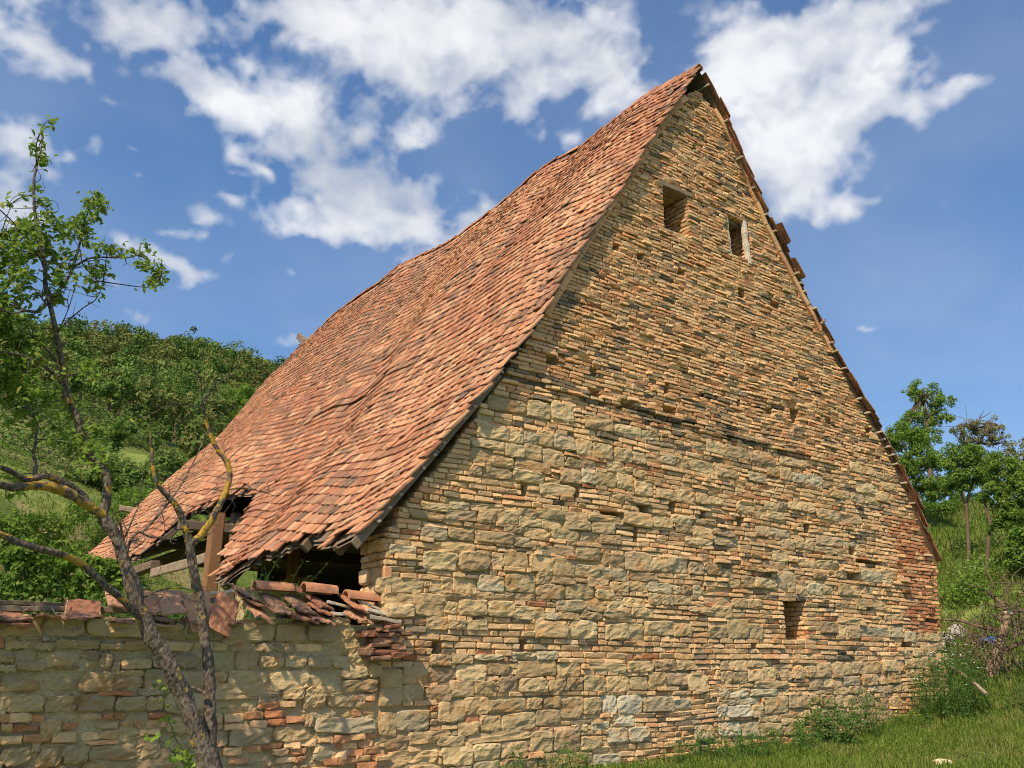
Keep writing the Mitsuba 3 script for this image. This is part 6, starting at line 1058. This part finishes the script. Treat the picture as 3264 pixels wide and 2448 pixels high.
rock('field_stone', 'small pale stone lying in the grass near the bottom right', (STONE_IN_GRASS[0], STONE_IN_GRASS[1], float(gz(STONE_IN_GRASS[0], STONE_IN_GRASS[1])) + .03), .15, 'stone_mat', 5, (1.2, 1, .55), 3, (.82, .9))
for q, (b, lab) in enumerate(zip(SLABS, ('large grey concrete slab leaning in the rubble behind the stump', 'grey rubble block beside the leaning slab', 'grey rubble block half hidden by the corner bush', 'white grey rubble block right of the dead stump', 'rubble block under the blue scrap'))):
    rock('rubble_block', lab, (b[0], b[1], min(b[2], float(gz(b[0], b[1])) + .25)), b[3] * 1.35, 'rubble_mat', 11 + q, (1.3, 1, .7), 2, (.5, .8), .5)
bl = thing('plastic_scrap', 'crumpled blue plastic scrap lying in the rubble behind the stump', 'scrap')
u_, v_ = np.meshgrid(np.linspace(-1, 1, 14), np.linspace(-1, 1, 12), indexing='ij')
Vp = np.stack([BLUE[0] + u_ * .22, BLUE[1] + v_ * .2, BLUE[2] + .10 - .12 * (u_ ** 2 + v_ ** 2) + .12 * (meshkit.fbm(np.stack([u_ * 2, v_ * 2, u_ * 0], -1), 3, 4) - .5)], -1).reshape(-1, 3)
a, b = np.meshgrid(np.arange(13), np.arange(11), indexing='ij'); Fq = np.stack([a * 12 + b, (a + 1) * 12 + b, (a + 1) * 12 + b + 1, a * 12 + b + 1], -1).reshape(-1, 4)
scene[bl] = mikit.ply((Vp, Fq), 'blue_plastic_mat', smooth=True)
# dead stump with its branches
DS = thing('dead_tree', 'dead sawn-off tree stump with bare tangled branches, right of the barn', 'dead tree')
for q, pts in enumerate(STUMP):
    pts = [list(p) for p in pts]
    r0, r1 = ((.115, .085) if q == 0 else (.05, .03) if q in (1, 3, 4) else (.034, .02) if q == 2 else (.026, .008))
    if q == 0: pts[0][2] -= .3
    Q, R = spline(pts, np.linspace(r0, r1, len(pts)), .08); Q = Q + vg.normal(0, .15, Q.shape) * R[:, None]
    V, F = tube(Q, R, 12 if q == 0 else 7, .08, vg); part(DS + ('__trunk' if q == 0 else '__branch'), V, F, 'stump_bark_mat' if q == 0 else 'grey_bark_mat', (.6, .8 if q == 0 else .35), q > 0)
top = np.array(STUMP[0][-1]); V, F = beam(top - np.array([0, 0, .02]), top + np.array([.0, 0, .035]), .17, .17, 5, nseg=2); part(DS + '__cut_top', V, F, 'pale_wood_mat', (.5, .9))
labels[DS + '__cut_top'] = {'label': 'pale sawn end of the stump'}
mb = MB()
for q in range(210):
    src = STUMP[vg.integers(1, len(STUMP))]; p = np.array(src[vg.integers(0, len(src))]) + vg.normal(0, .22, 3) * np.array([1, 1, .8]) - np.array([.15, 0, .25]) * (vg.random() < .6)
    d = vg.normal(0, 1, 3) + np.array([-.5, -.2, .1]); d /= np.linalg.norm(d); L = vg.uniform(.25, .9)
    Q, R = spline([p, p + d * L * .5 + vg.normal(0, .08, 3), p + d * L + vg.normal(0, .15, 3)], [.012, .008, .004], .1); mb.put(*tube(Q, R, 4), (.5, vg.random() * .7))
k = mb.add(DS + '__dead_twigs', 'grey_bark_mat', True); tag(k, kind='stuff')
pl = thing('fallen_pole', 'pale bare pole leaning from the wall corner down into the nettles', 'pole')
Q, R = spline([POLE[0], [(POLE[0][0] + POLE[1][0]) / 2, (POLE[0][1] + POLE[1][1]) / 2, (POLE[0][2] + POLE[1][2]) / 2 + .03], POLE[1]], [.022, .028, .032], .08)
V, F = tube(Q, R, 8, .06, vg); scene[pl] = mikit.ply((V, F), 'wood_mat', smooth=True, uv=np.full((len(V), 2), .9))
# sparrow on the right verge
SP = thing('sparrow', 'small brown sparrow perched on the right verge of the roof where tiles are missing', 'bird')
b0 = np.array(BIRD)
def bp(x, z): return b0 + np.array([x, 0, z])
Q, R = spline([bp(-.075, -.035), bp(-.05, -.015), bp(-.02, .0), bp(.02, .025), bp(.045, .052), bp(.062, .068), bp(.078, .070)], [.006, .018, .030, .031, .021, .021, .008], .006)
V, F = tube(Q, R, 14, 0, None); u = np.where(V[:, 0:1] > b0[0] + .035, .30, np.where(V[:, 2:3] < b0[2] - .002, .62, .05)); part(SP + '__body', V, F, 'bird_mat', np.hstack([u, u * 0 + .5]), True)
V, F = tube(np.array([bp(.078, .070), bp(.086, .067), bp(.094, .064)]), np.array([.006, .004, .001]), 6); part(SP + '__beak', V, F, 'bird_mat', (.98, .5), True)
part(SP + '__tail', *beam(bp(-.06, -.03), bp(-.125, -.062), .022, .006, 2, nseg=3), 'bird_mat', (.1, .5))
V, F = tube(np.array([bp(-.055, .0), bp(-.02, .016), bp(.02, .022)]) + np.array([0, -.026, -.006]), np.array([.003, .013, .006]), 8); part(SP + '__wing', V, F, 'bird_mat', (.28, .5), True)
for dy in (-.012, .012):
    V, F = tube(np.array([bp(.0, -.022), bp(.004, -.05)]) + np.array([0, dy, 0]), np.array([.003, .0025]), 5); part(SP + '__leg', V, F, 'bird_mat', (.7, .5), True)
